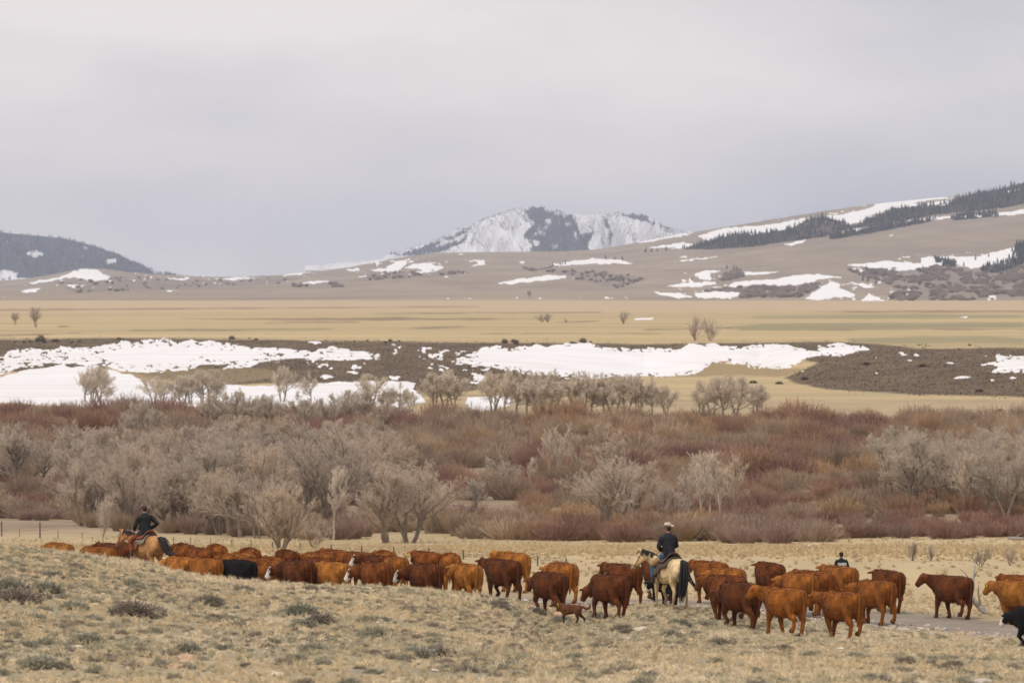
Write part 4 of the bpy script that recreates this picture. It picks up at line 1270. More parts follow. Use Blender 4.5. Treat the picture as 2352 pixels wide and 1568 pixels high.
def person(label, loc, rz, scale, J, head_yaw, clothes, hat):
    """J: joint dictionary in the person's own frame (facing +X)"""
    body = MB(); V = {k: Vector(v) for k, v in J.items()}
    pel, chest, nk, hd = V['pelvis'], V['chest'], V['neck'], V['head']
    lat = Vector((0, 1, 0))
    up = (nk - pel).normalized(); fw = lat.cross(up)
    def torso(m, g):
        S = [(-.09, .13, .10), (0, .165, .125), (.12, .158, .115), (.24, .150, .11), (.38, .182, .125), (.48, .192, .118), (.545, .150, .09), (.59, .075, .068)]
        Lk = (nk - pel).length / .60
        m.loft([(pel.lerp(chest, min(1, s_ / .38)) + (nk - chest) * max(0, (s_ - .38) / .22) if s_ > 0 else pel + up * s_, lat * (w + g), fw * (d_ + g), 2.4) for s_, w, d_ in S])
    torso(body, 0)
    cy, sy = math.cos(head_yaw), math.sin(head_yaw)
    hf = Vector((cy, sy, -.08)); hs = Vector((-sy, cy, 0))
    body.limb([nk - up * .05, nk + up * .03, hd - Vector((0, 0, .07))], [.062, .056, .058])
    body.loft([(hd + hf * o + Vector((0, 0, z)), hs * a, hf * b, 2.1) for z, a, b, o in ((-.125, .03, .035, .045), (-.10, .052, .062, .025), (-.05, .066, .083, .008), (0, .075, .094, 0), (.05, .077, .098, -.003), (.09, .064, .080, -.005), (.118, .032, .04, -.005))])
    body.limb([hd + hf * .085 + Vector((0, 0, .02)), hd + hf * .118 - Vector((0, 0, .018)), hd + hf * .088 - Vector((0, 0, .03))], [.011, .017, .012])      # nose
    body.limb([hd + hf * .082 + hs * .022 - Vector((0, 0, .062)), hd + hf * .094 - Vector((0, 0, .062)), hd + hf * .082 - hs * .022 - Vector((0, 0, .062))], [.007, .010, .007])   # lips
    for s in (-1, 1):
        body.ball(hd + hs * (.078 * s) - hf * .005 + Vector((0, 0, -.008)), .020, .014, .032)
    def leg(m, s, g, k0=0, k1=4):
        q = 'l' if s > 0 else 'r'
        P_ = [pel + lat * (.085 * s) + up * .02, V['hip' + q].lerp(V['knee' + q], .35), V['knee' + q], V['knee' + q].lerp(V['ank' + q], .4), V['ank' + q]]
        r_ = [.098, .088, .062, .058, .042]
        m.limb(P_[k0:k1 + 1], [r + g for r in r_[k0:k1 + 1]], (1, 0, 0))
    def arm(m, s, g, k1=4):
        q = 'l' if s > 0 else 'r'
        P_ = [V['sh' + q] - lat * (.04 * s), V['sh' + q].lerp(V['el' + q], .25), V['el' + q], V['el' + q].lerp(V['wr' + q], .4), V['wr' + q]]
        m.limb(P_[:k1 + 1], [r + g for r in [.066, .056, .043, .042, .030][:k1 + 1]], (1, 0, 0))
    for s in (-1, 1):
        q = 'l' if s > 0 else 'r'
        leg(body, s, 0); arm(body, s, 0)
        a = V['ank' + q]; t_ = V['toe' + q]
        body.limb([a + Vector((-.03, 0, -.02)), a.lerp(t_, .5) - Vector((0, 0, .03)), t_ - Vector((0, 0, .02))], [(.04, .045), (.045, .035), (.035, .022)])
        hand(body, V['wr' + q] - (V['wr' + q] - V['el' + q]).normalized() * .01, V['wr' + q] - V['el' + q], V.get('palm' + q, Vector((0, -s, 0))))
    o = link('person', body.fused('person', 0.0105, 2, .4), None, M_SKIN)
    o.location = loc; o.rotation_euler = (0, 0, rz); o.scale = (scale,) * 3
    tag(o, label, 'person', 'herders')
    for s in (-1, 1):
        e = MB(); e.ball(hd + hf * .086 + hs * (.031 * s) + Vector((0, 0, .016)), .011, .011, .011); link('eye', e.mesh('eye'), o, M_EYE)
    jk = MB(); torso(jk, .034)
    for s in (-1, 1): arm(jk, s, .026)
    jk.limb([nk - up * .06, nk + up * .035], [.085, .075])
    jo = link('jacket', jk.fused('jacket', .016, 3), o, clothes['jacket'])
    if 'yoke' in clothes:
        yk = MB()
        S = [(-.10, .17, .15), (0, .212, .177), (.14, .207, .167), (.26, .212, .167), (.36, .228, .174), (.43, .228, .164)]
        yk.loft([(pel.lerp(chest, min(1, s_ / .38)) + (nk - chest) * max(0, (s_ - .38) / .22), lat * w, fw * d_, 2.4) for s_, w, d_ in S])
        link('jacket_hem', yk.fused('jacket_hem', .016, 2), o, clothes['yoke'])
    tr = MB()
    for s in (-1, 1): leg(tr, s, .012)
    tr.loft([(pel - up * .09, lat * .14, fw * .11), (pel, lat * .178, fw * .138), (pel + up * .08, lat * .172, fw * .13)])
    link('jeans', tr.fused('jeans', .016, 3), o, clothes['jeans'])
    if 'chaps' in clothes:
        for s in (-1, 1):
            ch = MB(); leg(ch, s, .026, 1, clothes.get('chap_to', 4)); link('chaps', ch.fused('chaps', .018, 2), o, clothes['chaps'])
    for s in (-1, 1):
        q = 'l' if s > 0 else 'r'; a = V['ank' + q]; t_ = V['toe' + q]
        bt = MB(); bt.limb([a + Vector((-.03, 0, .14)), a + Vector((-.02, 0, .0)), a + Vector((.0, 0, -.04))], [.056, .054, .05])
        bt.limb([a + Vector((-.055, 0, -.035)), a.lerp(t_, .5) - Vector((0, 0, .035)), t_ - Vector((0, 0, .022))], [(.045, .05), (.05, .04), (.038, .026)])
        link('boot', bt.fused('boot', .014, 2), o, clothes['boot'])
    if hat[0] == 'hat':
        hm_ = MB(); c = hd + Vector((0, 0, .055))
        hm_.loft([(c + Vector((0, 0, .0)), hs * .088, hf * .108), (c + Vector((0, 0, .07)), hs * .082, hf * .10), (c + Vector((0, 0, .115)), hs * .066, hf * .088), (c + Vector((0, 0, .122)), hs * .03, hf * .06)])
        ho_ = link('hat', hm_.mesh('hat'), o, hat[1])
        n = 28; Vv, Q = [], []
        for lay in (0, .008):
            for k in range(n):
                th = 2 * math.pi * k / n
                for rr, rf in ((.080, .100), (.135, .155), (.178, .205)):
                    curl = .05 * (math.sin(th) ** 2) * ((rr - .08) / .098) ** 1.5 - .015 * (math.cos(th) ** 2) * ((rr - .08) / .098)
                    Vv.append(tuple(c + hs * (math.sin(th) * rr) + hf * (math.cos(th) * rf) + Vector((0, 0, curl + lay))))
        for lay in (0, 1):
            for k in range(n):
                for j in (0, 1):
                    a_ = lay * n * 3 + k * 3 + j; b_ = lay * n * 3 + ((k + 1) % n) * 3 + j
                    f_ = (a_, b_, b_ + 1, a_ + 1); Q.append(f_ if lay == 0 else f_[::-1])
        for k in range(n):
            for j in (0, 2):
                a_ = k * 3 + j; b_ = ((k + 1) % n) * 3 + j; Q.append((a_, a_ + n * 3, b_ + n * 3, b_))
        link('brim', mesh_np('brim', np.array(Vv), [np.array(Q)]), ho_, hat[1])
        hb = MB(); hb.loft([(c + Vector((0, 0, .004)), hs * .091, hf * .111), (c + Vector((0, 0, .026)), hs * .089, hf * .109)]); link('hat_band', hb.mesh('hat_band'), ho_, M_HAIR)
    else:
        cp = MB(); c = hd + Vector((0, 0, .02))
        cp.loft([(c - hf * .01 - Vector((0, 0, .02)), hs * .085, hf * .104), (c + Vector((0, 0, .05)), hs * .086, hf * .106), (c + Vector((0, 0, .09)), hs * .07, hf * .088), (c + Vector((0, 0, .112)), hs * .035, hf * .045)])
        co_ = link('cap', cp.mesh('cap'), o, hat[1])
        if hat[0] == 'cap':
            pk = MB(); pk.limb([c + hf * .09 + Vector((0, 0, .01)), c + hf * .14, c + hf * .18 - Vector((0, 0, .012))], [(.07, .008), (.065, .007), (.03, .005)], tuple(hs)); link('peak', pk.mesh('peak'), co_, hat[1])
    hr = MB(); hr.loft([(hd + Vector((0, 0, .03)) - hf * .014, hs * .08, hf * .094), (hd - Vector((0, 0, .03)) - hf * .03, hs * .076, hf * .078), (hd - Vector((0, 0, .075)) - hf * .045, hs * .056, hf * .045)])
    link('hair', hr.mesh('hair'), o, clothes.get('hair', M_HAIR))
    return o

def ride(lean=0.0, akimbo=False, seat=1.60, toe=0.0):
    c = (0.02 + lean * .3, 0, seat + .38); n = (0.03 + lean * .55, 0, seat + .60)
    J = dict(pelvis=(0, 0, seat), chest=c, neck=n, head=(n[0] + .035 + lean * .1, 0, n[2] + .165),
             hipl=(.03, .10, seat - .02), hipr=(.03, -.10, seat - .02), kneel=(.36, .385, seat - .33), kneer=(.36, -.385, seat - .33), ankl=(.17, .43, seat - .74), ankr=(.17, -.43, seat - .74),
             toel=(.33, .46, seat - .80), toer=(.33, -.46, seat - .80), shl=(n[0] - .01, .205, n[2] - .09), shr=(n[0] - .01, -.205, n[2] - .09),
             ell=(.07, .30, seat + .23), elr=(.07, -.30, seat + .23), wrl=(.32, .11, seat + .11), wrr=(.32, -.10, seat + .13), palml=(0, -1, 0), palmr=(0, 1, 0))
    if akimbo:
        J.update(elr=(-.10, -.43, seat + .25), wrr=(.10, -.215, seat + .10), palmr=(0, 1, -.3), ell=(.10, .33, seat + .22), wrl=(.36, .22, seat + .06))
    return J

# tan horse and rider in dark jacket (left)
hx, hy = (334 - W0 / 2) * 199.0 / F, 199.0
ha = R(56)
hz = ground_lowest(hx, hy)
LIFT = max(0.0, -(1232 - HOR) * hy / F - (hz + 1.49))
TAN = horse('horse', 'tan horse with black tail swishing to the side under the dark-jacketed rider', (0.47, 0.245, 0.10), 1.0, (hx, hy, hz), math.pi - ha, 0.30, (1.16, .16, 1.54), (1.46, .26, 1.06),
      [([(-.94, 0, 1.44), (-1.06, 0, 1.42), (-1.16, -.03, 1.28), (-1.24, -.06, 1.08), (-1.36, -.10, .92), (-1.56, -.14, .86), (-1.74, -.16, .90)], 60, .055, .017)],
      [(0.42, 0.36, 0.26), (0.10, 0.09, 0.08)], (0.19, 0.055, 0.03), 1.04)
person('rider in dark jacket and brown cap, hand on hip, on the tan horse', (hx, hy, hz), math.pi - ha, 1.04, ride(0.05, True), 0.15,
       dict(jacket=cloth('black_jacket', (0.026, 0.031, 0.031), .5), jeans=cloth('dark_jeans', (0.05, 0.045, 0.05)), chaps=cloth('rust_chaps', (0.20, 0.065, 0.035)), boot=simple_mat('brown_boot', (.07, .04, .03))), ('cap', cloth('brown_cap', (0.10, 0.075, 0.06))))
# cream horse and hatted rider
hx, hy = (1536 - W0 / 2) * 178.6 / F, 178.6
ha = R(65)
hz = ground_lowest(hx, hy)
horse('horse.001', 'cream horse with dark tail and mane carrying the hatted rider', (0.70, 0.54, 0.31), 0.5, (hx, hy, hz), math.pi - ha, 0.02, (1.10, .30, 1.62), (1.34, .56, 1.12),
      [([(-.95, 0, 1.44), (-1.05, 0, 1.38), (-1.09, .02, 1.10), (-1.10, .04, .80), (-1.08, .07, .50), (-1.05, .08, .26)], 64, .070, .018),
       ([(-.97, -.02, 1.40), (-1.06, -.05, 1.2), (-1.10, -.14, .9), (-1.14, -.30, .68), (-1.20, -.48, .52)], 16, .04, .011)],
      [(0.07, 0.05, 0.04), (0.16, 0.12, 0.10)], (0.075, 0.042, 0.030), 1.06)
person('rider in tan cowboy hat and black coat on the cream horse', (hx, hy, hz), math.pi - ha, 1.06, ride(0.03, False, 1.60), 0.75,
       dict(jacket=cloth('black_coat', (0.030, 0.031, 0.038), .5), jeans=cloth('blue_jeans', (0.055, 0.10, 0.17)), chaps=cloth('tan_chaps', (0.36, 0.24, 0.12)), chap_to=2, boot=simple_mat('dark_boot', (.05, .035, .03))), ('hat', cloth('tan_felt', (0.62, 0.52, 0.42), .1)))
# third herder on foot beyond the herd
wx, wy = (1933 - W0 / 2) * 205.0 / F, 205.0
J = dict(pelvis=(0, 0, .93), chest=(.02, 0, 1.29), neck=(.03, 0, 1.50), head=(.06, 0, 1.655), hipl=(0, .09, .90), hipr=(0, -.09, .90), kneel=(.16, .11, .50), kneer=(-.04, -.11, .49), ankl=(.20, .11, .09), ankr=(-.24, -.11, .13), toel=(.36, .13, .035), toer=(-.10, -.12, .035),
         shl=(.03, .20, 1.42), shr=(.03, -.20, 1.42), ell=(-.06, .29, 1.15), elr=(.02, -.29, 1.14), wrl=(.04, .28, .92), wrr=(.16, -.26, .94), palml=(0, -1, 0), palmr=(0, 1, 0))
zg = float(zf(1933, wy))
zt = -(1272 - HOR) * wy / F
person('person on foot in black and grey jacket and dark cap beyond the cows', (wx, wy, zg), R(105), min(1.06, max(.86, (zt - zg) / 1.78)), J, 0.2,
       dict(jacket=cloth('dark_jacket', (0.018, 0.024, 0.024)), yoke=cloth('grey_hem', (0.42, 0.42, 0.39)), jeans=cloth('plain_jeans', (0.06, 0.07, 0.10)), boot=simple_mat('work_boot', (.06, .045, .03))), ('beanie', cloth('dark_cap', (0.05, 0.03, 0.032))))

# ------------------------------------------------------------------ the dog
def dog():
    mb = MB()
    T = [(-.30, .43, .05, .045), (-.27, .41, .10, .08), (-.16, .39, .115, .095), (0, .375, .13, .105), (.14, .37, .15, .115), (.24, .385, .14, .10), (.31, .40, .09, .07)]
    mb.loft([((x, 0, z), (0, w, 0), (0, 0, h)) for x, z, h, w in T])
    mb.limb([(.22, 0, .42), (.33, .01, .47), (.40, .02, .51)], [(.085, .11), (.075, .09), (.065, .075)])
    mb.loft([((.36, .02, .545), (0, .06, 0), (.03, 0, .05)), ((.42, .025, .535), (0, .068, 0), (.02, 0, .068)), ((.48, .03, .505), (0, .055, 0), (.02, 0, .055)), ((.54, .04, .475), (0, .034, 0), (.01, 0, .036)), ((.60, .045, .455), (0, .026, 0), (.01, 0, .026))])
    for s in (-1, 1): mb.limb([(.385, .02 + .05 * s, .585), (.38, .02 + .075 * s, .625), (.405, .02 + .085 * s, .60)], [(.02, .03), (.018, .026), (.012, .014)])
    for i, (fr, s) in enumerate(((False, 1), (True, 1), (False, -1), (True, -1))):
        dx, li = gait(.1 + i * .25); dx *= .55; li *= .45
        if fr: mb.limb([(.20, .07 * s, .38), (.19, .07 * s, .25), (.20 + dx * .6 + li, .065 * s, .14 + li * .4), (.20 + dx, .06 * s, .05 + li), (.225 + dx, .06 * s, .02 + li)], [(.055, .075), (.035, .045), (.026, .028), (.024, .026), (.026, .036)])
        else: mb.limb([(-.20, .065 * s, .40), (-.19, .075 * s, .28), (-.22 + dx * .4, .07 * s, .20), (-.275 + dx * .8, .065 * s, .13 + li * .5), (-.25 + dx, .06 * s, .045 + li), (-.225 + dx, .06 * s, .02 + li)], [(.055, .10), (.055, .075), (.036, .045), (.024, .032), (.023, .026), (.025, .036)])
    body = mb.fused('dog', .0125, 3)
    P = co_of(body)
    fattr(body, 'points', np.clip((.25 - P[:, 2]) / .1, 0, .9)); fattr(body, 'face', ((P[:, 0] > .24) & (P[:, 2] < .36)) * .3)
    o = link('dog', body, None, M_HORSE)
    Y = 172.0; x = (1312 - W0 / 2) * Y / F
    o.location = (x, Y, float(zf(1312, Y)) + .05); o.rotation_euler = (0, 0, math.pi - R(20)); o.scale = (1.13,) * 3
    o['tint'] = (0.15, 0.060, 0.028); o['white_face'] = 0.0
    tag(o, 'brown and black dog with curled tail trotting below the mahogany cow', 'dog')
    tl = MB(); tl.limb([(-.28, 0, .46), (-.35, 0, .44), (-.43, 0, .40), (-.50, -.01, .42), (-.535, -.01, .48), (-.52, -.01, .545)], [.03, .036, .038, .036, .03, .014])
    t_ = link('tail', tl.fused('tail', .012, 2), o, M_HORSE); t_['tint'] = (0.13, 0.05, 0.02); t_['white_face'] = 0.0
    for s in (-1, 1):
        e = MB(); e.ball((.485, .03 + .045 * s, .535), .012, .012, .012); link('eye', e.mesh('eye'), o, M_EYE)
    nz = MB(); nz.ball((.622, .046, .462), .018, .018, .014); link('nose', nz.mesh('nose'), o, M_EYE)
    cl_ = MB(); cl_.tube([(.345 + .03 * math.sin(th), .012 + .074 * math.cos(th), .485 + .082 * math.sin(th)) for th in np.linspace(0, 6.283, 15)], [.012] * 15, 5); link('collar', cl_.mesh('collar'), o, M_TAG)
dog()
# ------------------------------------------------------------------ plants: shapes
def jit(rnd, s): return Vector((rnd.gauss(0, s), rnd.gauss(0, s), rnd.gauss(0, s)))

def bare_tree(seed, H, stems=1, fan_=0.25, clear=0.3, spread=1.0, limbs=8, up=0.10, r0=0.16, twigs=(6, 5, 4), narrow=False, lean=0.0, thick=0.8):
    rnd = random.Random(seed)
    tk, cw = MB(), MB()
    def grow(p, d, L, r, lev):
        n = (6, 5, 3, 2, 1)[lev]
        pts, rad, dirs = [p], [r], [d]
        q, dd = p, d
        for i in range(n):
            dd = (dd + jit(rnd, (0.10, 0.16, 0.18, 0.2, 0.1)[lev]) + Vector((0, 0, up * (0.4 if lev == 0 else 1.0 if lev == 1 else 1.9)))).normalized()
            q = q + dd * (L / n)
            pts.append(q); dirs.append(dd)
            rad.append(r * (1 - (0.62 if lev < 2 else 0.8) * (i + 1) / n))
        if lev >= 3: rad[-1] = 0
        (tk if lev <= 1 else cw).tube(pts, rad, (7, 5, 3, 3, 3)[lev])
        if lev == 4: return
        k = limbs if lev == 0 else twigs[lev - 1]
        t0 = clear if lev == 0 else 0.22
        for j in range(k):
            t = t0 + (1 - t0) * (j + rnd.uniform(0.1, 0.9)) / k
            x = t * n; a = min(int(x), n - 1)
            bp = pts[a].lerp(pts[a + 1], x - a); bd = dirs[a + 1]
            perp = bd.cross(jit(rnd, 1)).normalized()
            ang = R(rnd.uniform(22, 40) if narrow else rnd.uniform(30, 62)) * (1.0 if lev else spread)
            nd_ = (bd * math.cos(ang) + perp * math.sin(ang)).normalized()
            ll = L * ((0.42 if narrow else 0.62) if lev == 0 else (0.55, 0.52, 0.55)[lev - 1]) * (1.12 - 0.5 * t) * rnd.uniform(.75, 1.2)
            rr = max(r * (1 - .6 * t) * (.55, .5, .5, .6)[lev], (0.034, 0.027, 0.022, 0.018)[lev] * thick)
            grow(bp, nd_, ll, rr, lev + 1)
    for s_ in range(stems):
        az = rnd.uniform(0, 6.283)
        tilt = fan_ * (rnd.uniform(.5, 1.2) if stems > 1 else rnd.uniform(0, .5)) + lean
        d = Vector((math.cos(az) * math.sin(tilt), math.sin(az) * math.sin(tilt), math.cos(tilt)))
        b = Vector((math.cos(az), math.sin(az), 0)) * (0.22 * (stems > 1)) - Vector((0, 0, .2))
        grow(b, d, H * 0.66 * rnd.uniform(.85, 1.05), r0 * rnd.uniform(.8, 1.1), 0)
    return tk.mesh('trunk'), cw.mesh('crown')

def willow_mesh(seed, rad, H, n=230, twig=5, fan_=0.85):
    rnd = random.Random(seed); m = MB()
    for i in range(n):
        a = rnd.uniform(0, 6.283); q = math.sqrt(rnd.random())
        b = Vector((math.cos(a) * q * rad * .55, math.sin(a) * q * rad * .55, -.05))
        tl = q * fan_ * rnd.uniform(.6, 1.2)
        d = Vector((math.cos(a) * math.sin(tl), math.sin(a) * math.sin(tl), math.cos(tl)))
        L = H * rnd.uniform(.72, 1.08) * (1 - .18 * q)
        p1 = b + d * L * .5 + jit(rnd, .05); p2 = b + d * L + jit(rnd, .1) + Vector((0, 0, .06 * L))
        m.tube([b, p1, p2], [.036, .028, 0], 3)
        for k in range(twig):
            t = rnd.uniform(.3, .95)
            o = b.lerp(p1, t * 2) if t < .5 else p1.lerp(p2, t * 2 - 1)
            dd = (d + jit(rnd, .35) + Vector((0, 0, .15))).normalized()
            m.tube([o, o + dd * rnd.uniform(.3, .75) * H * .33], [.022, 0], 3)
    return m.mesh('willow_bush', False)

def sage_mesh(seed, n=150):
    """a low rounded clump, unit size"""
    rnd = random.Random(seed); m = MB()
    for i in range(n):
        a = rnd.uniform(0, 6.283); el = math.asin(rnd.uniform(.05, 1))
        d = Vector((math.cos(a) * math.cos(el), math.sin(a) * math.cos(el), math.sin(el) * .85))
        b = Vector((math.cos(a), math.sin(a), 0)) * rnd.uniform(0, .12) - Vector((0, 0, .05))
        L = rnd.uniform(.38, .56)
        p = b + d * L
        if i % 3 == 0: m.tube([b, p], [.016, .004], 3)
        for k in range(3):
            q = b + d * L * rnd.uniform(.6, 1.0) + jit(rnd, .03); dd = (d + jit(rnd, .55) + Vector((0, 0, .3))).normalized()
            m.tube([q, q + dd * rnd.uniform(.07, .15)], [.020, 0], 3)
    return m.mesh('sagebrush', False)

def tuft_mesh(seed, n=26, H=.2, w=.010, fan_=.7):
    rnd = random.Random(seed); m = MB()
    for i in range(n):
        a = rnd.uniform(0, 6.283); t = rnd.uniform(.05, 1) * fan_
        b = Vector((rnd.gauss(0, .03), rnd.gauss(0, .03), -.01))
        d = Vector((math.cos(a) * math.sin(t), math.sin(a) * math.sin(t), math.cos(t)))
        L = H * rnd.uniform(.55, 1.15)
        p1 = b + d * L * .6; p2 = p1 + (d + Vector((math.cos(a) * .5, math.sin(a) * .5, -.25))).normalized() * L * .45
        m.tube([b, p1, p2], [w * .8, w * .6, 0], 3)
    return m.mesh('grass_tuft', False)

def conifer_mesh(seed, tiers=5, n=7):
    rnd = random.Random(seed); m = MB()
    m.tube([(0, 0, -.03), (0, 0, .2)], [.022, .016], 4)
    for k in range(tiers):
        z0 = .07 + .78 * k / tiers; z1 = z0 + .93 / tiers * 1.45
        r = .20 * (1 - k / (tiers + .35)) + .012
        base = len(m.V)
        for j in range(n):
            a = 6.283 * j / n + rnd.uniform(-.2, .2); rr = r * rnd.uniform(.72, 1.2)
            m.V.append(Vector((math.cos(a) * rr, math.sin(a) * rr, z0 + rnd.uniform(-.02, .02))))
        m.V.append(Vector((0, 0, min(z1, 1.0))))
        m.V.append(Vector((0, 0, z0 + .05)))
        for j in range(n):
            m.T.append((base + j, base + (j + 1) % n, base + n)); m.T.append((base + (j + 1) % n, base + j, base + n + 1))
    return m.mesh('conifer', False)

def rock_mesh(seed):
    bm = bmesh.new(); bmesh.ops.create_icosphere(bm, subdivisions=2, radius=.5)
    rnd = random.Random(seed); o = jit(rnd, 3)
    for v in bm.verts:
        c = v.co
        k = 1 + .35 * math.sin(c.x * 5 + o.x) * math.sin(c.y * 4.3 + o.y) + .18 * math.sin(c.z * 9 + o.z + c.x * 6)
        v.co = Vector((c.x * k * 1.15, c.y * k * .9, c.z * k * .62))
    me = bpy.data.meshes.new('rock'); bm.to_mesh(me); bm.free()
    me.polygons.foreach_set('use_smooth', np.zeros(len(me.polygons), bool))
    return me

M_BARK = tint_mat('bark', 'OBJECT', .3, 1.5)
M_TWIG = tint_mat('twigs', 'OBJECT', .18, .6)
M_BUSH = tint_mat('bush_stems', 'INSTANCER', .22, 1.2)
M_SAGE = tint_mat('sage_leaves', 'INSTANCER', .35, 5.0)
M_STRAW = tint_mat('straw', 'INSTANCER', .25, 8.0)
M_FIR = tint_mat('conifer_needles', 'INSTANCER', .3, 3.0)
M_ROCK = tint_mat('field_stone', 'INSTANCER', .22, 7.0)
M_DEAD = simple_mat('weathered_wood', (0.34, 0.31, 0.28), .3, 6, .9, .1, .2)

def scatter(name, P, rz, sc, vid, tint, sources, m, label=None):
    me = bpy.data.meshes.new(name)
    P = np.asarray(P, np.float32)
    me.vertices.add(len(P)); me.vertices.foreach_set('co', P.ravel())
    fattr(me, 'rz', rz); fattr(me, 'scl', sc)
    a = me.attributes.new('vid', 'INT', 'POINT'); a.data.foreach_set('value', np.asarray(vid, np.int32))
    a = me.attributes.new('tint', 'FLOAT_VECTOR', 'POINT'); a.data.foreach_set('vector', np.asarray(tint, np.float32).ravel())
    o = link(name, me); o['kind'] = 'stuff'
    if label: o['label'] = label
    ng = bpy.data.node_groups.new(name + '_scatter', 'GeometryNodeTree')
    ng.interface.new_socket('Geometry', in_out='INPUT', socket_type='NodeSocketGeometry')
    ng.interface.new_socket('Geometry', in_out='OUTPUT', socket_type='NodeSocketGeometry')
    gi = ng.nodes.new('NodeGroupInput'); go = ng.nodes.new('NodeGroupOutput')
    ip = ng.nodes.new('GeometryNodeInstanceOnPoints'); jn = ng.nodes.new('GeometryNodeJoinGeometry')
    for s_ in sources:
        oi = ng.nodes.new('GeometryNodeObjectInfo'); oi.inputs['Object'].default_value = s_; oi.inputs['As Instance'].default_value = True
        oi.transform_space = 'ORIGINAL'
        lk(ng, oi.outputs['Geometry'], jn.inputs[0])
    def na(nm, ty):
        n = ng.nodes.new('GeometryNodeInputNamedAttribute'); n.data_type = ty; n.inputs['Name'].default_value = nm
        return n.outputs['Attribute']
    cx = ng.nodes.new('ShaderNodeCombineXYZ'); lk(ng, na('rz', 'FLOAT'), cx.inputs['Z'])
    lk(ng, gi.outputs[0], ip.inputs['Points']); lk(ng, jn.outputs[0], ip.inputs['Instance'])
    ip.inputs['Pick Instance'].default_value = True
    lk(ng, na('vid', 'INT'), ip.inputs['Instance Index'])
    er = ng.nodes.new('FunctionNodeEulerToRotation'); lk(ng, cx.outputs[0], er.inputs[0]); lk(ng, er.outputs[0], ip.inputs['Rotation'])
    lk(ng, na('scl', 'FLOAT'), ip.inputs['Scale'])
    lk(ng, ip.outputs[0], go.inputs[0])
    mod = o.modifiers.new('scatter', 'NODES'); mod.node_group = ng
    return o

ORD = ['first', 'second', 'third', 'fourth', 'fifth', 'sixth', 'seventh', 'eighth', 'ninth', 'tenth', 'eleventh', 'twelfth', 'thirteenth', 'fourteenth', 'fifteenth', 'sixteenth', 'seventeenth', 'eighteenth', 'nineteenth', 'twentieth']
def ordinal(i): return ORD[i] if i < 20 else ('twenty-' + ORD[i - 20] if i < 29 else ('thirtieth' if i == 29 else 'thirty-' + ORD[i - 30]))
def rank_labels(items):
    """items: (object, column, phrase): the order from the left among those that share a phrase goes into the label"""
    by = {}
    for it in items: by.setdefault(it[2], []).append(it)
    for ph, v in by.items():
        v.sort(key=lambda x: x[1])
        for i, (o, u, _) in enumerate(v):
            o['label'] = ph if len(v) == 1 else f'{ph}, {ordinal(i)} from left'

# ------------------------------------------------------------------ trees
ROUND = [bare_tree(11, 8, 3, .30, .22, 1.0, 8, .13, .17, (8, 6, 6)), bare_tree(12, 8, 2, .28, .25, 1.1, 10, .12, .19, (8, 7, 6)), bare_tree(13, 8, 1, .1, .28, 1.15, 15, .11, .24, (9, 8, 7)),
         bare_tree(14, 8, 4, .34, .25, 1.0, 7, .14, .14, (7, 6, 6)), bare_tree(15, 8, 2, .2, .3, 1.2, 10, .10, .2, (8, 7, 6)), bare_tree(16, 8, 1, .12, .25, 1.25, 16, .09, .25, (9, 8, 7))]
SLIM = [bare_tree(21, 8, 1, .05, .35, .9, 15, .12, .10, (7, 5, 4), True), bare_tree(22, 8, 2, .12, .3, .8, 11, .14, .09, (6, 5, 4), True), bare_tree(23, 8, 1, .1, .4, 1.0, 14, .16, .085, (7, 5, 4), True)]
SHRUB = [bare_tree(31, 8, 10, .36, .12, .8, 8, .14, .06, (6, 5, 3), True), bare_tree(32, 8, 8, .45, .10, .9, 8, .12, .06, (6, 5, 3), True)]
FARR = [bare_tree(41, 8, 2, .28, .25, 1.1, 9, .12, .17, (8, 6, 5), thick=1.25), bare_tree(42, 8, 3, .3, .25, 1.1, 8, .12, .15, (8, 7, 5), thick=1.25), bare_tree(43, 8, 1, .1, .3, 1.2, 14, .10, .2, (9, 7, 6), thick=1.25)]
KINDS_T = {'far': FARR, 'round': ROUND, 'slim': SLIM, 'shrub': SHRUB}
TR_ITEMS = []
def tree(u, py, h_px, kind, var, tint, phrase, group, wide=1.0, Y=None, lo=215, hi=1300, bark=None, name='bare_cottonwood', cat='tree'):
    """u, py: foot of the trunk in the photograph; h_px its height there"""
    if Y is None: Y = float(y_of(np.array([u]), np.array([py]), lo, hi)[0])
    x, y, z = at(u, Y)
    h = h_px * Y / F
    tk, cw = KINDS_T[kind][var % len(KINDS_T[kind])]
    zs = np.empty(len(cw.vertices) * 3, np.float32); cw.vertices.foreach_get('co', zs); top = float(np.percentile(zs[2::3], 99.8))
    s = h / top
    o = empty(name, (x, y, z), RNG.uniform(0, 6.28), 1.0)
    o.scale = (s * wide, s * wide, s)
    tag(o, None, cat, group)
    a = link('trunk', tk, o, M_BARK); a['tint'] = bark or tuple(c * (.75 if tint == PALE else .46) for c in tint)
    b = link('crown', cw, o, M_TWIG); b['tint'] = tint
    TR_ITEMS.append((o, u, phrase))
    return o

PK = (0.53, 0.43, 0.34); GY = (0.50, 0.415, 0.33); OL = (0.52, 0.435, 0.335); WM = (0.56, 0.445, 0.335); PALE = (0.62, 0.52, 0.415); DKG = (0.43, 0.355, 0.285)
def shade(c, k): return tuple(v * k for v in c)
G1 = 'bare trees of the river grove'
r_ = random.Random(5)
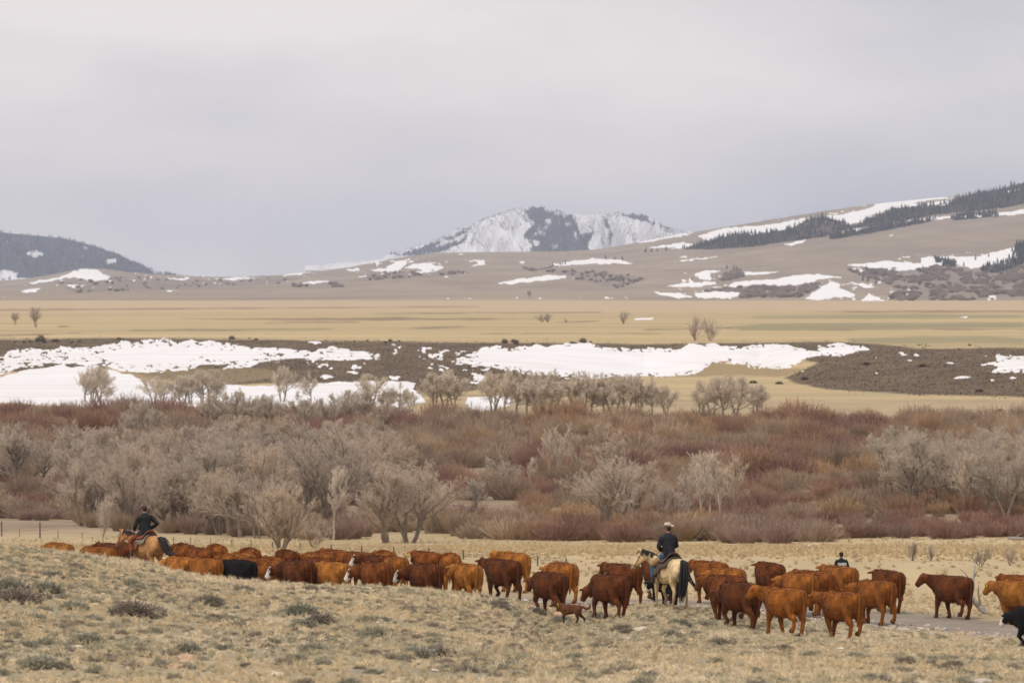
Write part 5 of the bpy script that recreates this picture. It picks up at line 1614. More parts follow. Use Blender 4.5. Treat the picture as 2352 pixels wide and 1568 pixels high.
# front left grove, three rows deep
for row, (pyb, n, u0, u1, hmin, hmax, ph) in enumerate((
        ((1205, 1237), 15, 170, 640, 130, 172, 'bare pinkish-grey cottonwood in the front row of the left grove'),
        ((1178, 1192), 15, 150, 760, 150, 185, 'bare cottonwood in the second row of the left grove'),
        ((1120, 1140), 16, 180, 860, 120, 150, 'bare cottonwood crown at the back of the left grove'))):
    for i in range(n):
        u = u0 + (u1 - u0) * (i + r_.uniform(.2, .8)) / n
        py = pyb[0] + (pyb[1] - pyb[0]) * (u - u0) / (u1 - u0) + r_.uniform(-3, 3)
        tint = shade(r_.choice((PK, PK, GY, WM)), r_.uniform(.88, 1.1))
        tree(u, py, r_.uniform(hmin, hmax), 'round', r_.randrange(6), tint, ph, G1, r_.uniform(.85, 1.15))
for pyb_, n_, u0_, u1_, h_ in ((1075, 14, 170, 900, 100), (1045, 11, 400, 900, 78)):
    for i in range(n_):
        u = u0_ + (u1_ - u0_) * (i + r_.uniform(.1, .9)) / n_
        tree(u, pyb_ + r_.uniform(-8, 8), h_ * r_.uniform(.85, 1.2), 'far', r_.randrange(6), shade(r_.choice((PK, GY, WM)), r_.uniform(.88, 1.08)), 'bare tan-grey tree top deep behind the left grove', G1, r_.uniform(.95, 1.3))
SINGLE_TREES = [
    (40, 1135, 165, 'round', 2, GY, 'big spreading grey cottonwood at the left edge above the brown bushes', 1.3),
    (98, 1120, 115, 'round', 5, GY, 'twisted grey tree standing in the small clearing left of the grove', 1.0),
    (150, 1090, 115, 'round', 1, OL, 'olive-grey tree beside the small clearing with snow and water', 1.2),
    (-20, 1120, 150, 'round', 4, GY, 'grey cottonwood cut by the left edge of the photo', 1.2),
    (720, 1205, 215, 'round', 3, DKG, 'tallest dark-limbed cottonwood behind the pale shrub', 1.25),
    (765, 1240, 170, 'slim', 0, PALE, 'slender white-stemmed tree right of the pale shrub', 1.0),
    (645, 1262, 160, 'shrub', 0, WM, 'large pale tan shrub-like tree standing before the grove above the herd', 1.15),
    (722, 1258, 72, 'shrub', 1, WM, 'small pale tan shrub right of the large pale one', 1.2),
    (235, 1232, 92, 'shrub', 0, PALE, 'small pale cone-shaped young tree in front of the left grove', .8),
    (888, 1247, 185, 'round', 0, PK, 'leaning twin-trunk cottonwood above the middle of the herd', 1.15),
    (940, 1246, 190, 'round', 3, PK, 'broad many-stemmed cottonwood above the middle of the herd', 1.3),
    (985, 1225, 150, 'round', 1, GY, 'grey cottonwood at the right side of the broad many-stemmed one', 1.1),
    (835, 1150, 170, 'round', 4, WM, 'tan cottonwood between the left grove and the many-stemmed tree', 1.2),
    (880, 1110, 125, 'round', 1, WM, 'tan rounded cottonwood behind the twin-trunk tree', 1.5),
    (790, 1160, 150, 'round', 0, PK, 'pinkish cottonwood at the right end of the left grove', 1.1),
    (1405, 1222, 175, 'round', 3, PK, 'large fan-shaped cottonwood in the middle of the river wood', 1.5),
    (1450, 1205, 150, 'round', 0, WM, 'tan cottonwood right beside the large fan-shaped one', 1.1),
    (1395, 1120, 150, 'round', 1, WM, 'pale tan crown rising behind the large fan-shaped cottonwood', 1.3),
    (1280, 1110, 138, 'slim', 1, PALE, 'pair of slender pale stems left of the pale tan crown', 1.0),
    (1262, 1110, 128, 'slim', 2, PALE, 'single slender pale stem among the rust bushes', 1.0),
    (1215, 1130, 82, 'slim', 0, PALE, 'short white-stemmed sapling near the river', 1.0),
    (1330, 1115, 120, 'slim', 0, WM, 'thin tan tree left of the fan-shaped cottonwood', 1.2),
    (1620, 1205, 165, 'slim', 1, PALE, 'slender pale poplar left of the forked white one', 1.3),
    (1660, 1208, 175, 'slim', 0, PALE, 'tall white-barked poplar in the trio right of the hatted rider', 1.3),
    (1690, 1212, 170, 'slim', 2, WM, 'dark-based slender poplar in the trio, rightmost', 1.2),
    (1585, 1210, 140, 'slim', 2, PK, 'pinkish thin poplar just above the hatted rider', 1.4),
    (1540, 1215, 110, 'round', 4, GY, 'low grey tree left of the thin pinkish poplar', .9),
    (1100, 1180, 85, 'round', 0, GY, 'low bare tree on the river bank beside the open water', 1.0),
    (1150, 1130, 85, 'round', 4, OL, 'small olive bare tree behind the open water', 1.1)]
for u, py, h, k, v, ti, ph, wd in SINGLE_TREES: tree(u, py, h, k, v, ti, ph, 'lone bare trees of the river wood', wd)
for i in range(13):     # right grove
    u = 2045 + i * 28 + r_.uniform(-9, 9)
    tree(u, 1183 + r_.uniform(-12, 10), r_.uniform(155, 200), 'slim' if i % 3 == 0 else 'round', r_.randrange(6), shade(r_.choice((OL, WM, GY)), r_.uniform(.9, 1.08)), 'olive-grey bare tree in the right-hand grove', 'bare trees of the right grove', r_.uniform(.8, 1.1))
for i in range(9):
    u = 2030 + i * 42 + r_.uniform(-9, 9)
    tree(u, 1130 + r_.uniform(-8, 8), r_.uniform(130, 160), 'round', r_.randrange(6), shade((OL, WM, GY)[i % 3], r_.uniform(.9, 1.08)), 'bare tree in the back row of the right-hand grove', 'bare trees of the right grove', r_.uniform(.9, 1.2))
for i in range(22):     # olive-grey mid row
    u = 270 + i * 31 + r_.uniform(-9, 9)
    if 395 < u < 460: continue
    tree(u, (1012 if u < 400 else 992) + r_.uniform(-8, 6), r_.uniform(66, 96), 'far' if i % 4 else 'slim', r_.randrange(6), shade(r_.choice((OL, OL, GY)), r_.uniform(.9, 1.1)), 'olive-grey bare tree in the middle distance beyond the left grove', 'bare trees in the middle distance', r_.uniform(.85, 1.15))
FAR = [(195, 925, 68), (212, 927, 75), (228, 925, 66), (245, 922, 30), (352, 928, 55), (372, 930, 52), (400, 930, 56), (418, 930, 58), (438, 930, 60), (465, 930, 68), (480, 930, 70), (498, 930, 66), (550, 930, 35), (648, 925, 72), (715, 925, 62), (855, 950, 78), (915, 950, 62), (885, 950, 45), (945, 946, 40),
       (1000, 938, 68), (1022, 938, 76), (1045, 938, 70), (1135, 950, 84), (1160, 953, 92), (1185, 955, 92), (1210, 956, 90), (1235, 957, 88), (1262, 958, 90), (1285, 958, 94), (1310, 958, 88), (1335, 958, 90), (1360, 958, 84), (1385, 957, 86), (1410, 957, 82), (1440, 957, 80), (1470, 957, 84), (1500, 957, 78), (1530, 957, 62),
       (1612, 958, 68), (1635, 960, 82), (1660, 960, 84), (1690, 958, 80), (1735, 955, 62), (1752, 952, 56)]
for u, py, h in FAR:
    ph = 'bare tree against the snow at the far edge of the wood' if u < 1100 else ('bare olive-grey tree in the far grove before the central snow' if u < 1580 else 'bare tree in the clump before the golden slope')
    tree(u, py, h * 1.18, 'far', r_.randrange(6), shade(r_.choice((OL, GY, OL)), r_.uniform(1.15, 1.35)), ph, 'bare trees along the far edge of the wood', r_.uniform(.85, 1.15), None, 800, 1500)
for u, py, h, k, ph, wd in ((35, 745, 28, 'far', 'small round tree alone on the pasture by the left edge', 1.0), (82, 752, 48, 'far', 'taller dark-based tree on the pasture near the left edge', .8), (1245, 740, 22, 'shrub', 'low wide thicket on the pasture left of the denser one', 1.6), (1258, 740, 20, 'shrub', 'low wide thicket end on the pasture', 1.6),
                            (1432, 743, 30, 'shrub', 'dense low thicket on the pasture beside a snow streak', 1.6), (1596, 782, 58, 'shrub', 'left tree of the pale pair at the rim above the central snow', 1.0), (1632, 783, 54, 'shrub', 'right tree of the pale pair at the rim above the central snow', .9), (1216, 684, 18, 'far', 'tiny tree at the foot of the far hills', .9), (1300, 741, 9, 'shrub', 'tiny bush right of the low thickets on the pasture', 1.4)):
    tree(u, py, h, k, 1, tuple(c * 1.1 for c in PK), ph, 'lone trees on the pasture', wd, None, 1300, 5200)
# shrubs in the meadow behind the cattle at the right
for u, py, h, ti, ph, wd in ((2094, 1287, 46, DKG, 'upright grey shrub in the meadow behind the lone cow', .9), (2138, 1288, 38, GY, 'smaller pale grey shrub right of the upright one', 1.0), (2252, 1302, 48, DKG, 'fan-shaped twiggy grey shrub behind the dead branch', 1.2), (2320, 1298, 46, WM, 'thin pale shrub in the meadow near the right edge', 1.0), (1965, 1282, 16, WM, 'tiny straw-coloured shrub in the meadow', 1.0)):
    tree(u, py, h, 'shrub', 0 if wd < 1 else 1, ti, ph, 'small shrubs in the meadow', wd, None, 200, 420, None, 'meadow_shrub', 'shrub')
rank_labels(TR_ITEMS)

# ------------------------------------------------------------------ willow thickets
WILLOW = [willow_mesh(s, 1.8, 2.5) for s in (1, 2)] + [willow_mesh(s, 2.4, 2.2, 260, 5, 1.05) for s in (3, 4)] + [willow_mesh(s, 1.3, 2.8, 190, 5, .6) for s in (5,)] + [willow_mesh(6, 2.0, 1.8, 230, 5, 1.1)]
MAR = (0.31, 0.185, 0.142); RUS = (0.375, 0.235, 0.152); ORG = (0.44, 0.295, 0.17); GBR = (0.37, 0.275, 0.20); PUR = (0.325, 0.228, 0.185); TAN = (0.44, 0.33, 0.22)
TN = {MAR: 'maroon', RUS: 'rust-red', ORG: 'orange-tan', GBR: 'grey-brown', PUR: 'purplish-grey', TAN: 'straw-coloured'}
FL_U = [-200, 0, 170, 300, 600, 700, 1000, 1050, 1250, 1550, 1700, 1800, 1950, 2330, 2600]
FL_P = [1190, 1193, 1193, 1205, 1218, 1225, 1218, 1232, 1240, 1243, 1246, 1247, 1234, 1234, 1234]
BL_U = [-200, 0, 300, 500, 900, 1100, 1600, 1760, 2352, 2600]
BL_P = [953, 953, 952, 955, 966, 966, 976, 966, 970, 970]
CLEAR = [[(170, 990), (265, 990), (275, 1035), (180, 1045), (80, 1070), (60, 1050)], [(1060, 1075), (1200, 1080), (1200, 1112), (1050, 1106)], [(1035, 1158), (1200, 1166), (1200, 1205), (1040, 1200)], [(1690, 1108), (1800, 1112), (1800, 1132), (1690, 1128)], [(60, 1075), (200, 1070), (190, 1100), (80, 1130)]]
pts = []
py = 1250.0
rw = random.Random(17)
while py > 930:
    sp = 30 + 36 * (py - 930) / 320
    u = -120 + rw.uniform(0, sp)
    while u < 2480:
        uu = u + rw.uniform(-.35, .35) * sp; pp = py + rw.uniform(-4, 4)
        fl, bl = np.interp(uu, FL_U, FL_P), np.interp(uu, BL_U, BL_P)
        ok = bl < pp < fl
        for c in CLEAR:
            if ok and inpoly(np.array([uu]), np.array([pp]), c)[0]: ok = False
        if ok and 170 < uu < 860 and pp > 1060 and rw.random() < .3: ok = False
        if ok and 60 < uu < 170 and 1060 < pp < 1120 and rw.random() < .6: ok = False
        if ok: pts.append((uu, pp))
        u += sp
    py -= 8.5 + 7.0 * (py - 930) / 320
for i in range(95):          # the ragged front edge
    u = -100 + i * 27 + rw.uniform(-9, 9)
    pts.append((u, float(np.interp(u, FL_U, FL_P)) + rw.uniform(-5, 3) + (14 if 190 < u < 860 else 0)))
FRONT = set(pts[-95:])
U_ = np.array([p[0] for p in pts]); P_ = np.array([p[1] for p in pts])
Uq = np.round(U_ / 4) * 4
Y_ = y_of(Uq, P_, 230, 1300, 900)
n1_ = fbm(U_ / 120.0, P_ / 26.0, 201, 3); n2_ = fbm(U_ / 80.0, P_ / 18.0, 207, 3)
wil = []
for i in range(len(pts)):
    u, p = pts[i]
    v = n1_[i] + rw.gauss(0, .10)
    right = u > 1000
    if p > 1195 and u > 1880: col = MAR if rw.random() < .75 else PUR
    elif p > 1215 and 1600 < u < 1880: col = PUR if rw.random() < .7 else GBR
    elif v > .22: col = MAR
    elif v > .02: col = RUS if right or p < 1000 else GBR
    elif v > -.16: col = ORG if (right and n2_[i] > -.1) else (TAN if n2_[i] > .1 else GBR)
    else: col = GBR if n2_[i] < .1 else TAN
    if p < 985 and u < 950 and rw.random() < .6: col = MAR
    if 170 < u < 860 and p > 1060: col = rw.choice((GBR, PUR, GBR, TAN))
    h = rw.uniform(1.3, 3.1) * (1.15 if p < 1100 else .9)
    if p > 1195 and u > 1880: h = rw.uniform(1.3, 1.9)
    if pts[i] in FRONT and u < 1000: h = rw.uniform(.9, 1.9); col = rw.choice((GBR, TAN, PUR, TAN))
    wil.append((u, p, float(Y_[i]), col, h))
wil.sort(key=lambda w: w[2])
src, witems = [], []
stuffw = []
for i, (u, p, Y, col, h) in enumerate(wil):
    vi = rw.randrange(6) if not (u < 1000 and h < 1.9 and i < 140) else rw.choice((0, 1, 4))
    k = rw.uniform(.85, 1.15)
    tint = tuple(c * k for c in col)
    if i < 290:
        x, y, z = at(u, Y)
        o = link('willow_bush', WILLOW[vi], None, M_BUSH)
        s = h / 2.4
        o.location = (x, y, z); o.rotation_euler = (0, 0, rw.uniform(0, 6.28)); o.scale = (s * 1.1, s * 1.1, s)
        o['tint'] = tint
        tag(o, None, 'bush', 'willow bushes along the river')
        zone = 'near the left edge' if u < 170 else 'under the left grove' if u < 860 else 'around the many-stemmed cottonwood' if u < 1040 else 'along the river bank' if u < 1330 else 'near the fan-shaped cottonwood' if u < 1560 else 'above the hatted rider' if u < 1800 else 'at the meadow edge, right side' if u < 2050 else 'below the right grove'
        rowp = 'front-row' if p > np.interp(u, FL_U, FL_P) - 16 else 'second-row' if p > np.interp(u, FL_U, FL_P) - 34 else 'deeper-set'
        witems.append((o, u, f'{rowp} {TN[col]} willow bush {zone}'))
        if len(src) < 6 and all(o.data is not q.data for q in src): src.append(o)
    else:
        x, y, z = at(u, Y)
        stuffw.append((x, y, z, rw.uniform(0, 6.28), h / 2.4, vi % max(1, len(src)), *tint))
rank_labels(witems)
A = np.array(stuffw)
scatter('willow_undergrowth', A[:, :3], A[:, 3], A[:, 4] * 1.15, A[:, 5], A[:, 6:9], src, M_BUSH, 'rust and maroon willow thicket filling the river bottom')

# ------------------------------------------------------------------ river glimpses, driftwood, dead branch, fence
wm, t_, b_ = new_mat('river_water', .12, .5)
b_.inputs['Base Color'].default_value = (0.16, 0.17, 0.19, 1)
bump(t_, b_, noise(t_, 2.0, 4, .6, sc=(1, .4, 1)), .15, .05)
for p_ in ([(1030, 1158), (1080, 1163), (1130, 1168), (1195, 1176), (1190, 1192), (1130, 1190), (1080, 1180), (1040, 1170)], [(200, 1003), (262, 997), (270, 1006), (215, 1012)], [(1690, 1205), (1750, 1207), (1760, 1214), (1700, 1213)]):
    o = snow_sheet('river', [p_], 230, 1300, 1.2, wm, 0.06, 1.5, .05)
    if o: o.name = 'river'
for p_ in ([(215, 1004), (235, 1000), (240, 1004)], [(242, 999), (262, 996), (262, 1001)], [(1110, 1183), (1150, 1186), (1130, 1190)]):
    snow_sheet('ice', [p_], 230, 1300, .9, M_SNOW, .12, 1.0, .1)
def wood(name, polys, label, cat, Y, u, py_base, group=None):
    x, y, z = at(u, Y)
    o = empty(name, (x, y, z)); tag(o, label, cat, group)
    for k, (nm, pts_, rad) in enumerate(polys):
        m = MB(); m.tube([((q[0] - u) * Y / F, q[2] if len(q) > 2 else 0, (py_base - q[1]) * Y / F + .02) for q in pts_], rad, 7)
        link(nm, m.mesh(nm), o, M_DEAD)
    return o
Yd = float(y_of(np.array([2264.]), np.array([1409.]), 160, 215)[0])
wood('dead_branch', [('stem', [(2266, 1410, -.1), (2250, 1396), (2240, 1385, .1), (2232, 1372, .15), (2233, 1350, .1), (2238, 1325, .2), (2241, 1300, .3)], [.11, .10, .085, .06, .045, .035, .015]),
                     ('limb', [(2247, 1393), (2236, 1383, -.1), (2231, 1375, -.15), (2229, 1366, -.2)], [.08, .06, .04, .02]), ('limb', [(2250, 1396, 0), (2249, 1380, -.1), (2246, 1362, -.15), (2247, 1345, -.2)], [.06, .045, .03, .012]),
                     ('limb', [(2233, 1350, .1), (2226, 1332, 0), (2216, 1318, -.1), (2205, 1308, -.1)], [.03, .022, .016, .008]), ('limb', [(2237, 1330, .2), (2246, 1315, .3), (2252, 1302, .3)], [.025, .018, .008])], 'twisted pale grey dead branch standing behind the lone cow on the roadside', 'dead branch', Yd, 2264, 1410)
for u, py, w, ph in ((2255, 1196, 62, 'long pale fallen log below the right grove'), (1075, 1196, 46, 'pale driftwood log by the river bend'), (1180, 1270, 0, ''), (2335, 1240, 40, 'pale log at the meadow edge near the right edge'), (1800, 1205, 40, 'grey fallen log among the purplish bushes')):
    if not w: continue
    Yl = float(y_of(np.array([float(u)]), np.array([float(py)]), 230, 1000)[0])
    o = wood('fallen_log', [('log', [(u - w / 2, py - 5, .2), (u, py - 3), (u + w / 2, py - 4, -.4)], [.13, .15, .10]), ('limb', [(u - 4, py - 4), (u + 6, py - 12, .2), (u + 14, py - 16, .3)], [.06, .04, .015])], ph, 'log', Yl, u, py, 'driftwood logs')
fb = [(-70, 1222, 30), (4, 1231, 34), (45, 1233, 21), (92, 1235, 36), (133, 1236, 19), (189, 1237, 15), (236, 1241, 16), (271, 1243, 16), (312, 1246, 17), (356, 1248, 18), (398, 1250, 18), (438, 1252, 19), (484, 1254, 19), (533, 1257, 19), (577, 1259, 19), (625, 1262, 19), (690, 1266, 20), (760, 1269, 20), (830, 1272, 20), (905, 1275, 20), (985, 1279, 21), (1065, 1284, 22), (1150, 1291, 23), (1235, 1299, 24), (1300, 1305, 24)]
fe = empty('barbed_wire_fence', at(4, 430)); tag(fe, 'thin barbed wire fence crossing the meadow between the herd and the trees', 'fence')
tops = []
M_POST = simple_mat('weathered_post', (0.16, 0.13, 0.11), .3, 8, .9)
base_ = np.array(fe.location)
for u, py, hpx in fb:
    Yf = float(y_of(np.array([float(u)]), np.array([float(py)]), 205, 560)[0]); x, y, z = at(u, Yf)
    h = hpx * Yf / F; wd = hpx > 25
    m = MB(); m.tube([(0, 0, -.2), (rw.uniform(-.03, .03), 0, h)], [.08 if wd else .035] * 2, 6)
    p = link('post', m.mesh('post'), fe, M_POST); p.location = np.array((x, y, z)) - base_
    tops.append((x, y, z, min(h, 1.15)))
for k in (.35, .62, .92):
    m = MB(); m.tube([tuple(np.array((a, b, c + h * k)) - base_) for a, b, c, h in tops], [.007] * len(tops), 3)
    link('wire', m.mesh('wire'), fe, simple_mat('fence_wire', (.2, .19, .18), .1, 4, .5))

# ------------------------------------------------------------------ conifers and far brush
FIR = [conifer_mesh(s) for s in (1, 2, 3)]
fco = []
for me in FIR:
    me.materials.append(M_FIR)
cand = []
rc = np.random.default_rng(23)
for k, poly in enumerate(RIDGE_FOREST):
    a = np.array(poly); n = (2600, 420, 130, 110, 420)[k]
    u = rc.uniform(a[:, 0].min(), min(a[:, 0].max(), 2480), n * 4); p = rc.uniform(a[:, 1].min(), a[:, 1].max(), n * 4)
    ok = inpoly(u, p - 2, poly) & ~multi(u, p - 2, RIDGE_HOLES) & (fbm(u / 26.0, p / 9.0, 301 + k, 3) > -.32)
    u, p = u[ok][:n], p[ok][:n]
    for a_, b_ in zip(u, p): cand.append((a_, b_, k))
extra = ZH(1700, [(320, 635), (368, 640), (385, 640), (1250, 715), (1285, 720), (1340, 740), (1210, 655), (1275, 645), (1340, 675), (1660, 645), (80, 715), (2110, 555), (30, 500), (1640, 745), (2020, 575), (2170, 590), (1850, 610), (1940, 615)]) + ZH(850, [(1455, 618), (1505, 610), (1520, 608), (1540, 605), (1815, 565), (1878, 570), (1930, 575), (2090, 520), (2130, 518), (2170, 515), (2230, 510)])
extra_k = [(a_, b_, 9) for a_, b_ in extra]
allc = extra_k + cand
u = np.array([c[0] for c in allc]); p = np.array([c[1] for c in allc]); kk = np.array([c[2] for c in allc])
uq = np.round(u / 3) * 3
Yc_ = y_of(uq, p, Y_H0 - 50, Y_H1 + 60, 700)
hp = np.where(kk == 9, rc.uniform(11, 15, len(u)), np.clip(rc.normal(12.5, 2.6, len(u)), 7, 20))
rank = np.argsort(-(hp + 40 * (kk == 9)))
ind = set(rank[:250].tolist())
rest = []
citems = []
for i in range(len(u)):
    Y = float(Yc_[i]); x = (u[i] - W0 / 2) * Y / F; z = float(zf(u[i], Y)); h = hp[i] * Y / F
    tint = np.array((0.070, 0.074, 0.078)) * rc.uniform(.7, 1.6)
    if i in ind:
        o = link('conifer', FIR[i % 3], None, M_FIR)
        o.location = (x, Y, z - .2); o.rotation_euler = (0, 0, rc.uniform(0, 6)); o.scale = (h, h, h); o['tint'] = tuple(float(c) for c in tint)
        band = ('upper forest band on the right ridge', 'lower forest strip on the right ridge', 'short tree line high on the right ridge', 'dark cluster in the snowy hollow', 'dark wood on the hillside at the right edge')[kk[i]] if kk[i] < 9 else ''
        if kk[i] < 9:
            tag(o, f'dark conifer in the {band}', 'conifer', f'conifers of the {band}')
        else:
            tag(o, None, 'conifer', 'scattered conifers on the far hills')
            citems.append((o, u[i], 'lone dark conifer on the far hills ' + ('below the right ridge' if u[i] > 1561 else 'in front of the snowy mountain')))
    else:
        rest.append((x, Y, z - .2, rc.uniform(0, 6), h, i % 3, *tint))
rank_labels(citems)
def merged(name, rows, meshes, m, label):
    """many small trees as one mesh"""
    Vs, Ts, Qs, tt = [], [], [], []
    base = 0
    data = []
    for me in meshes:
        c = co_of(me); tri, quad = [], []
        for po in me.polygons: (tri if len(po.vertices) == 3 else quad).append(tuple(po.vertices))
        data.append((c, np.array(tri), np.array(quad).reshape(-1, 4)))
    for x, y, z, r, s, v, *ti in rows:
        c, tri, quad = data[int(v)]
        cr_, sr_ = math.cos(r), math.sin(r)
        q = np.stack([(c[:, 0] * cr_ - c[:, 1] * sr_) * s + x, (c[:, 0] * sr_ + c[:, 1] * cr_) * s + y, c[:, 2] * s + z], -1)
        Vs.append(q); Ts.append(tri + base); Qs.append(quad + base); base += len(c)
        tt.append(np.tile(np.array(ti, np.float32), (len(c), 1)))
    me = mesh_np(name, np.concatenate(Vs), [np.concatenate(Ts), np.concatenate(Qs)], False)
    a = me.attributes.new('tint', 'FLOAT_VECTOR', 'POINT'); a.data.foreach_set('vector', np.concatenate(tt).ravel())
    o = link(name, me, None, m); o['kind'] = 'stuff'; o['label'] = label
    return o
M_FIR2 = tint_mat('distant_needles', 'GEOMETRY', .3, .3)
merged('forest', rest, FIR, M_FIR2, 'dense dark conifer forest along the right ridge')
SMALL = [conifer_mesh(8, 2, 5), conifer_mesh(9, 2, 5)]
def mount_trees(GX, GY_, GZ, n, test, hpx, name, label, seed):
    rg = np.random.default_rng(seed); rows = []
    pu = W0 / 2 + GX * F / GY_; pp = HOR - GZ * F / GY_
    R_, C_ = GX.shape
    tries = 0
    while len(rows) < n and tries < 80:
        tries += 1
        i = rg.integers(1, R_, 4000); j = rg.integers(0, C_, 4000)
        ok = test(pu[i, j], pp[i, j], rg)
        for a_, b_ in zip(i[ok], j[ok]):
            h = rg.uniform(*hpx) * GY_[a_, b_] / F
            rows.append((GX[a_, b_] + rg.uniform(-4, 4), GY_[a_, b_], GZ[a_, b_] - 1.0, rg.uniform(0, 6), h, rg.integers(0, 2), *(np.array((.032, .034, .038)) * rg.uniform(.8, 1.5))))
            if len(rows) >= n: break
    return merged(name, rows, SMALL, M_FIR2, label)
mount_trees(MX, MY, MZ, 4200, lambda a, b, g: (mfor(a, b) > 0) & (b < 585), (4.5, 8), 'mountain_forest', 'dark conifer forest on the shaded face of the snowy mountain', 3)
mount_trees(MX, MY, MZ, 1700, lambda a, b, g: (mfor(a, b) == 0) & (b < 585) & (a > 860) & (a < 1570) & (fbm(a / 40., b / 18., 9, 3) > -.1), (3, 6.5), 'mountain_forest', 'scattered conifers dotting the snowy mountain slopes', 4)
mount_trees(LX, LY, LZ, 4200, lambda a, b, g: ~multi(a, b, LH) & (a < 500), (5, 9), 'mountain_forest', 'bluish conifer forest covering the left mountain', 5)
# grey aspen brush on the hills
rows = []
for k, poly in enumerate(BRUSH):
    a = np.array(poly); n = (1500, 420, 120, 260, 80, 50, 90, 70, 30)[k] if k < 9 else 40
    uu = rc.uniform(a[:, 0].min(), min(a[:, 0].max(), 2480), n * 3); pp = rc.uniform(a[:, 1].min(), a[:, 1].max(), n * 3)
    ok = inpoly(uu, pp, poly) & (fbm(uu / 30., pp / 9., 401 + k, 3) > -.15)
    uu, pp = uu[ok][:n], pp[ok][:n]
    YY = y_of(np.round(uu / 3) * 3, pp, Y_H0 - 50, Y_H1, 500)
    for a_, b_ in zip(uu, YY):
        rows.append(((a_ - W0 / 2) * b_ / F, b_, float(zf(a_, b_)), rc.uniform(0, 6), rc.uniform(.7, 1.5), rc.integers(0, len(src)), *(np.array((.38, .325, .30)) * rc.uniform(.8, 1.15))))
A = np.array(rows)
scatter('hill_brush_undergrowth', A[:, :3], A[:, 3], A[:, 4], A[:, 5], A[:, 6:9], src, M_BUSH, 'grey leafless aspen brush on the far hillsides')

# ------------------------------------------------------------------ sagebrush: terrace, rim, foreground; grass, stones
SAGEM = [sage_mesh(s) for s in (1, 2, 3, 4)]
sg_items, sg_src = [], []
rs = np.random.default_rng(31)
SAGEB = [sage_mesh(9, 460), sage_mesh(10, 420)]
def sage_obj(u, Y, s, tint, phrase, group, name='sagebrush', cat='sagebrush', zs=1.0, big=False):
    x, y, z = at(u, Y)
    o = link(name, SAGEB[rs.integers(0, 2)] if big else SAGEM[rs.integers(0, 4)], None, M_SAGE)
    o.location = (x, y, z); o.rotation_euler = (0, 0, rs.uniform(0, 6)); o.scale = (s, s, s * zs)
    o['tint'] = tuple(float(c) for c in tint); tag(o, None, cat, group)
    sg_items.append((o, u, phrase))
    if not big and len(sg_src) < 4 and all(o.data is not q.data for q in sg_src): sg_src.append(o)
    return o
SGC = [np.array(c) for c in ((.33, .31, .215), (.28, .265, .20), (.36, .34, .25), (.31, .27, .21), (.28, .235, .185), (.33, .31, .24))]
BIG = [(40, 1385, 90, 4), (20, 1360, 80, 1), (300, 1415, 85, 4), (345, 1412, 60, 3), (690, 1415, 75, 1), (735, 1435, 65, 4), (700, 1445, 55, 1), (480, 1390, 60, 3), (960, 1510, 70, 5), (1000, 1505, 60, 4), (860, 1465, 70, 2), (720, 1500, 60, 5), (1430, 1450, 45, 4), (1440, 1458, 40, 3), (110, 1360, 60, 1), (170, 1400, 55, 2), (560, 1360, 40, 1), (1145, 1395, 45, 3), (1230, 1410, 40, 4), (1150, 1402, 40, 4), (1650, 1482, 45, 3), (1800, 1495, 40, 4), (2190, 1535, 50, 3), (2080, 1525, 45, 4), (1320, 1520, 55, 2), (1560, 1440, 50, 1), (1620, 1440, 45, 2), (120, 1330, 50, 1), (300, 1345, 45, 2), (430, 1500, 60, 1), (200, 1480, 70, 2), (90, 1535, 80, 2), (1290, 1430, 45, 5), (1375, 1420, 40, 5)]
def zone_of(u, p):
    a = 'below the leading cows' if u < 330 else 'below the left rider' if u < 600 else 'below the white-faced cows' if u < 950 else 'below the middle cows' if u < 1250 else 'below the dog' if u < 1480 else 'below the cream horse' if u < 1720 else 'below the right bunch' if u < 2050 else 'near the lower right corner'
    b = 'high on the slope' if p < 1400 else 'on the middle slope' if p < 1470 else 'low on the slope' if p < 1530 else 'at the bottom edge'
    return f'{b} {a}'
def near_Y(u, p): return float(y_of(np.array([float(u)]), np.array([float(p)]), 84, 190, 500)[0])
for u, p, w, c in BIG:
    Y = near_Y(u, p)
    sage_obj(u, Y, w * Y / F * 1.15, SGC[c] * rs.uniform(.9, 1.1), f'large {"dark" if c in (3, 4) else "grey-green"} sagebrush {zone_of(u, p)}', 'sagebrush on the foreground slope', zs=.85, big=True)
cnt = 0
cr_u = np.interp
while cnt < 215:
    u = rs.uniform(-60, 2420); p = 1238 + (1575 - 1238) * rs.uniform(0, 1) ** .85
    lim = np.interp(u, CU, _CP0) + 7
    if p < lim or (u > 1500 and p < np.interp(u, [1500, 2352], [1445, 1515])): continue
    Y = near_Y(u, p)
    c = rs.integers(0, 6); w = rs.uniform(.22, .48)
    sage_obj(u, Y, w, SGC[c] * rs.uniform(.85, 1.15), f'small {"dark" if c in (3, 4) else "grey-green"} sagebrush {zone_of(u, p)}', 'sagebrush on the foreground slope', zs=rs.uniform(.6, .95))
    cnt += 1
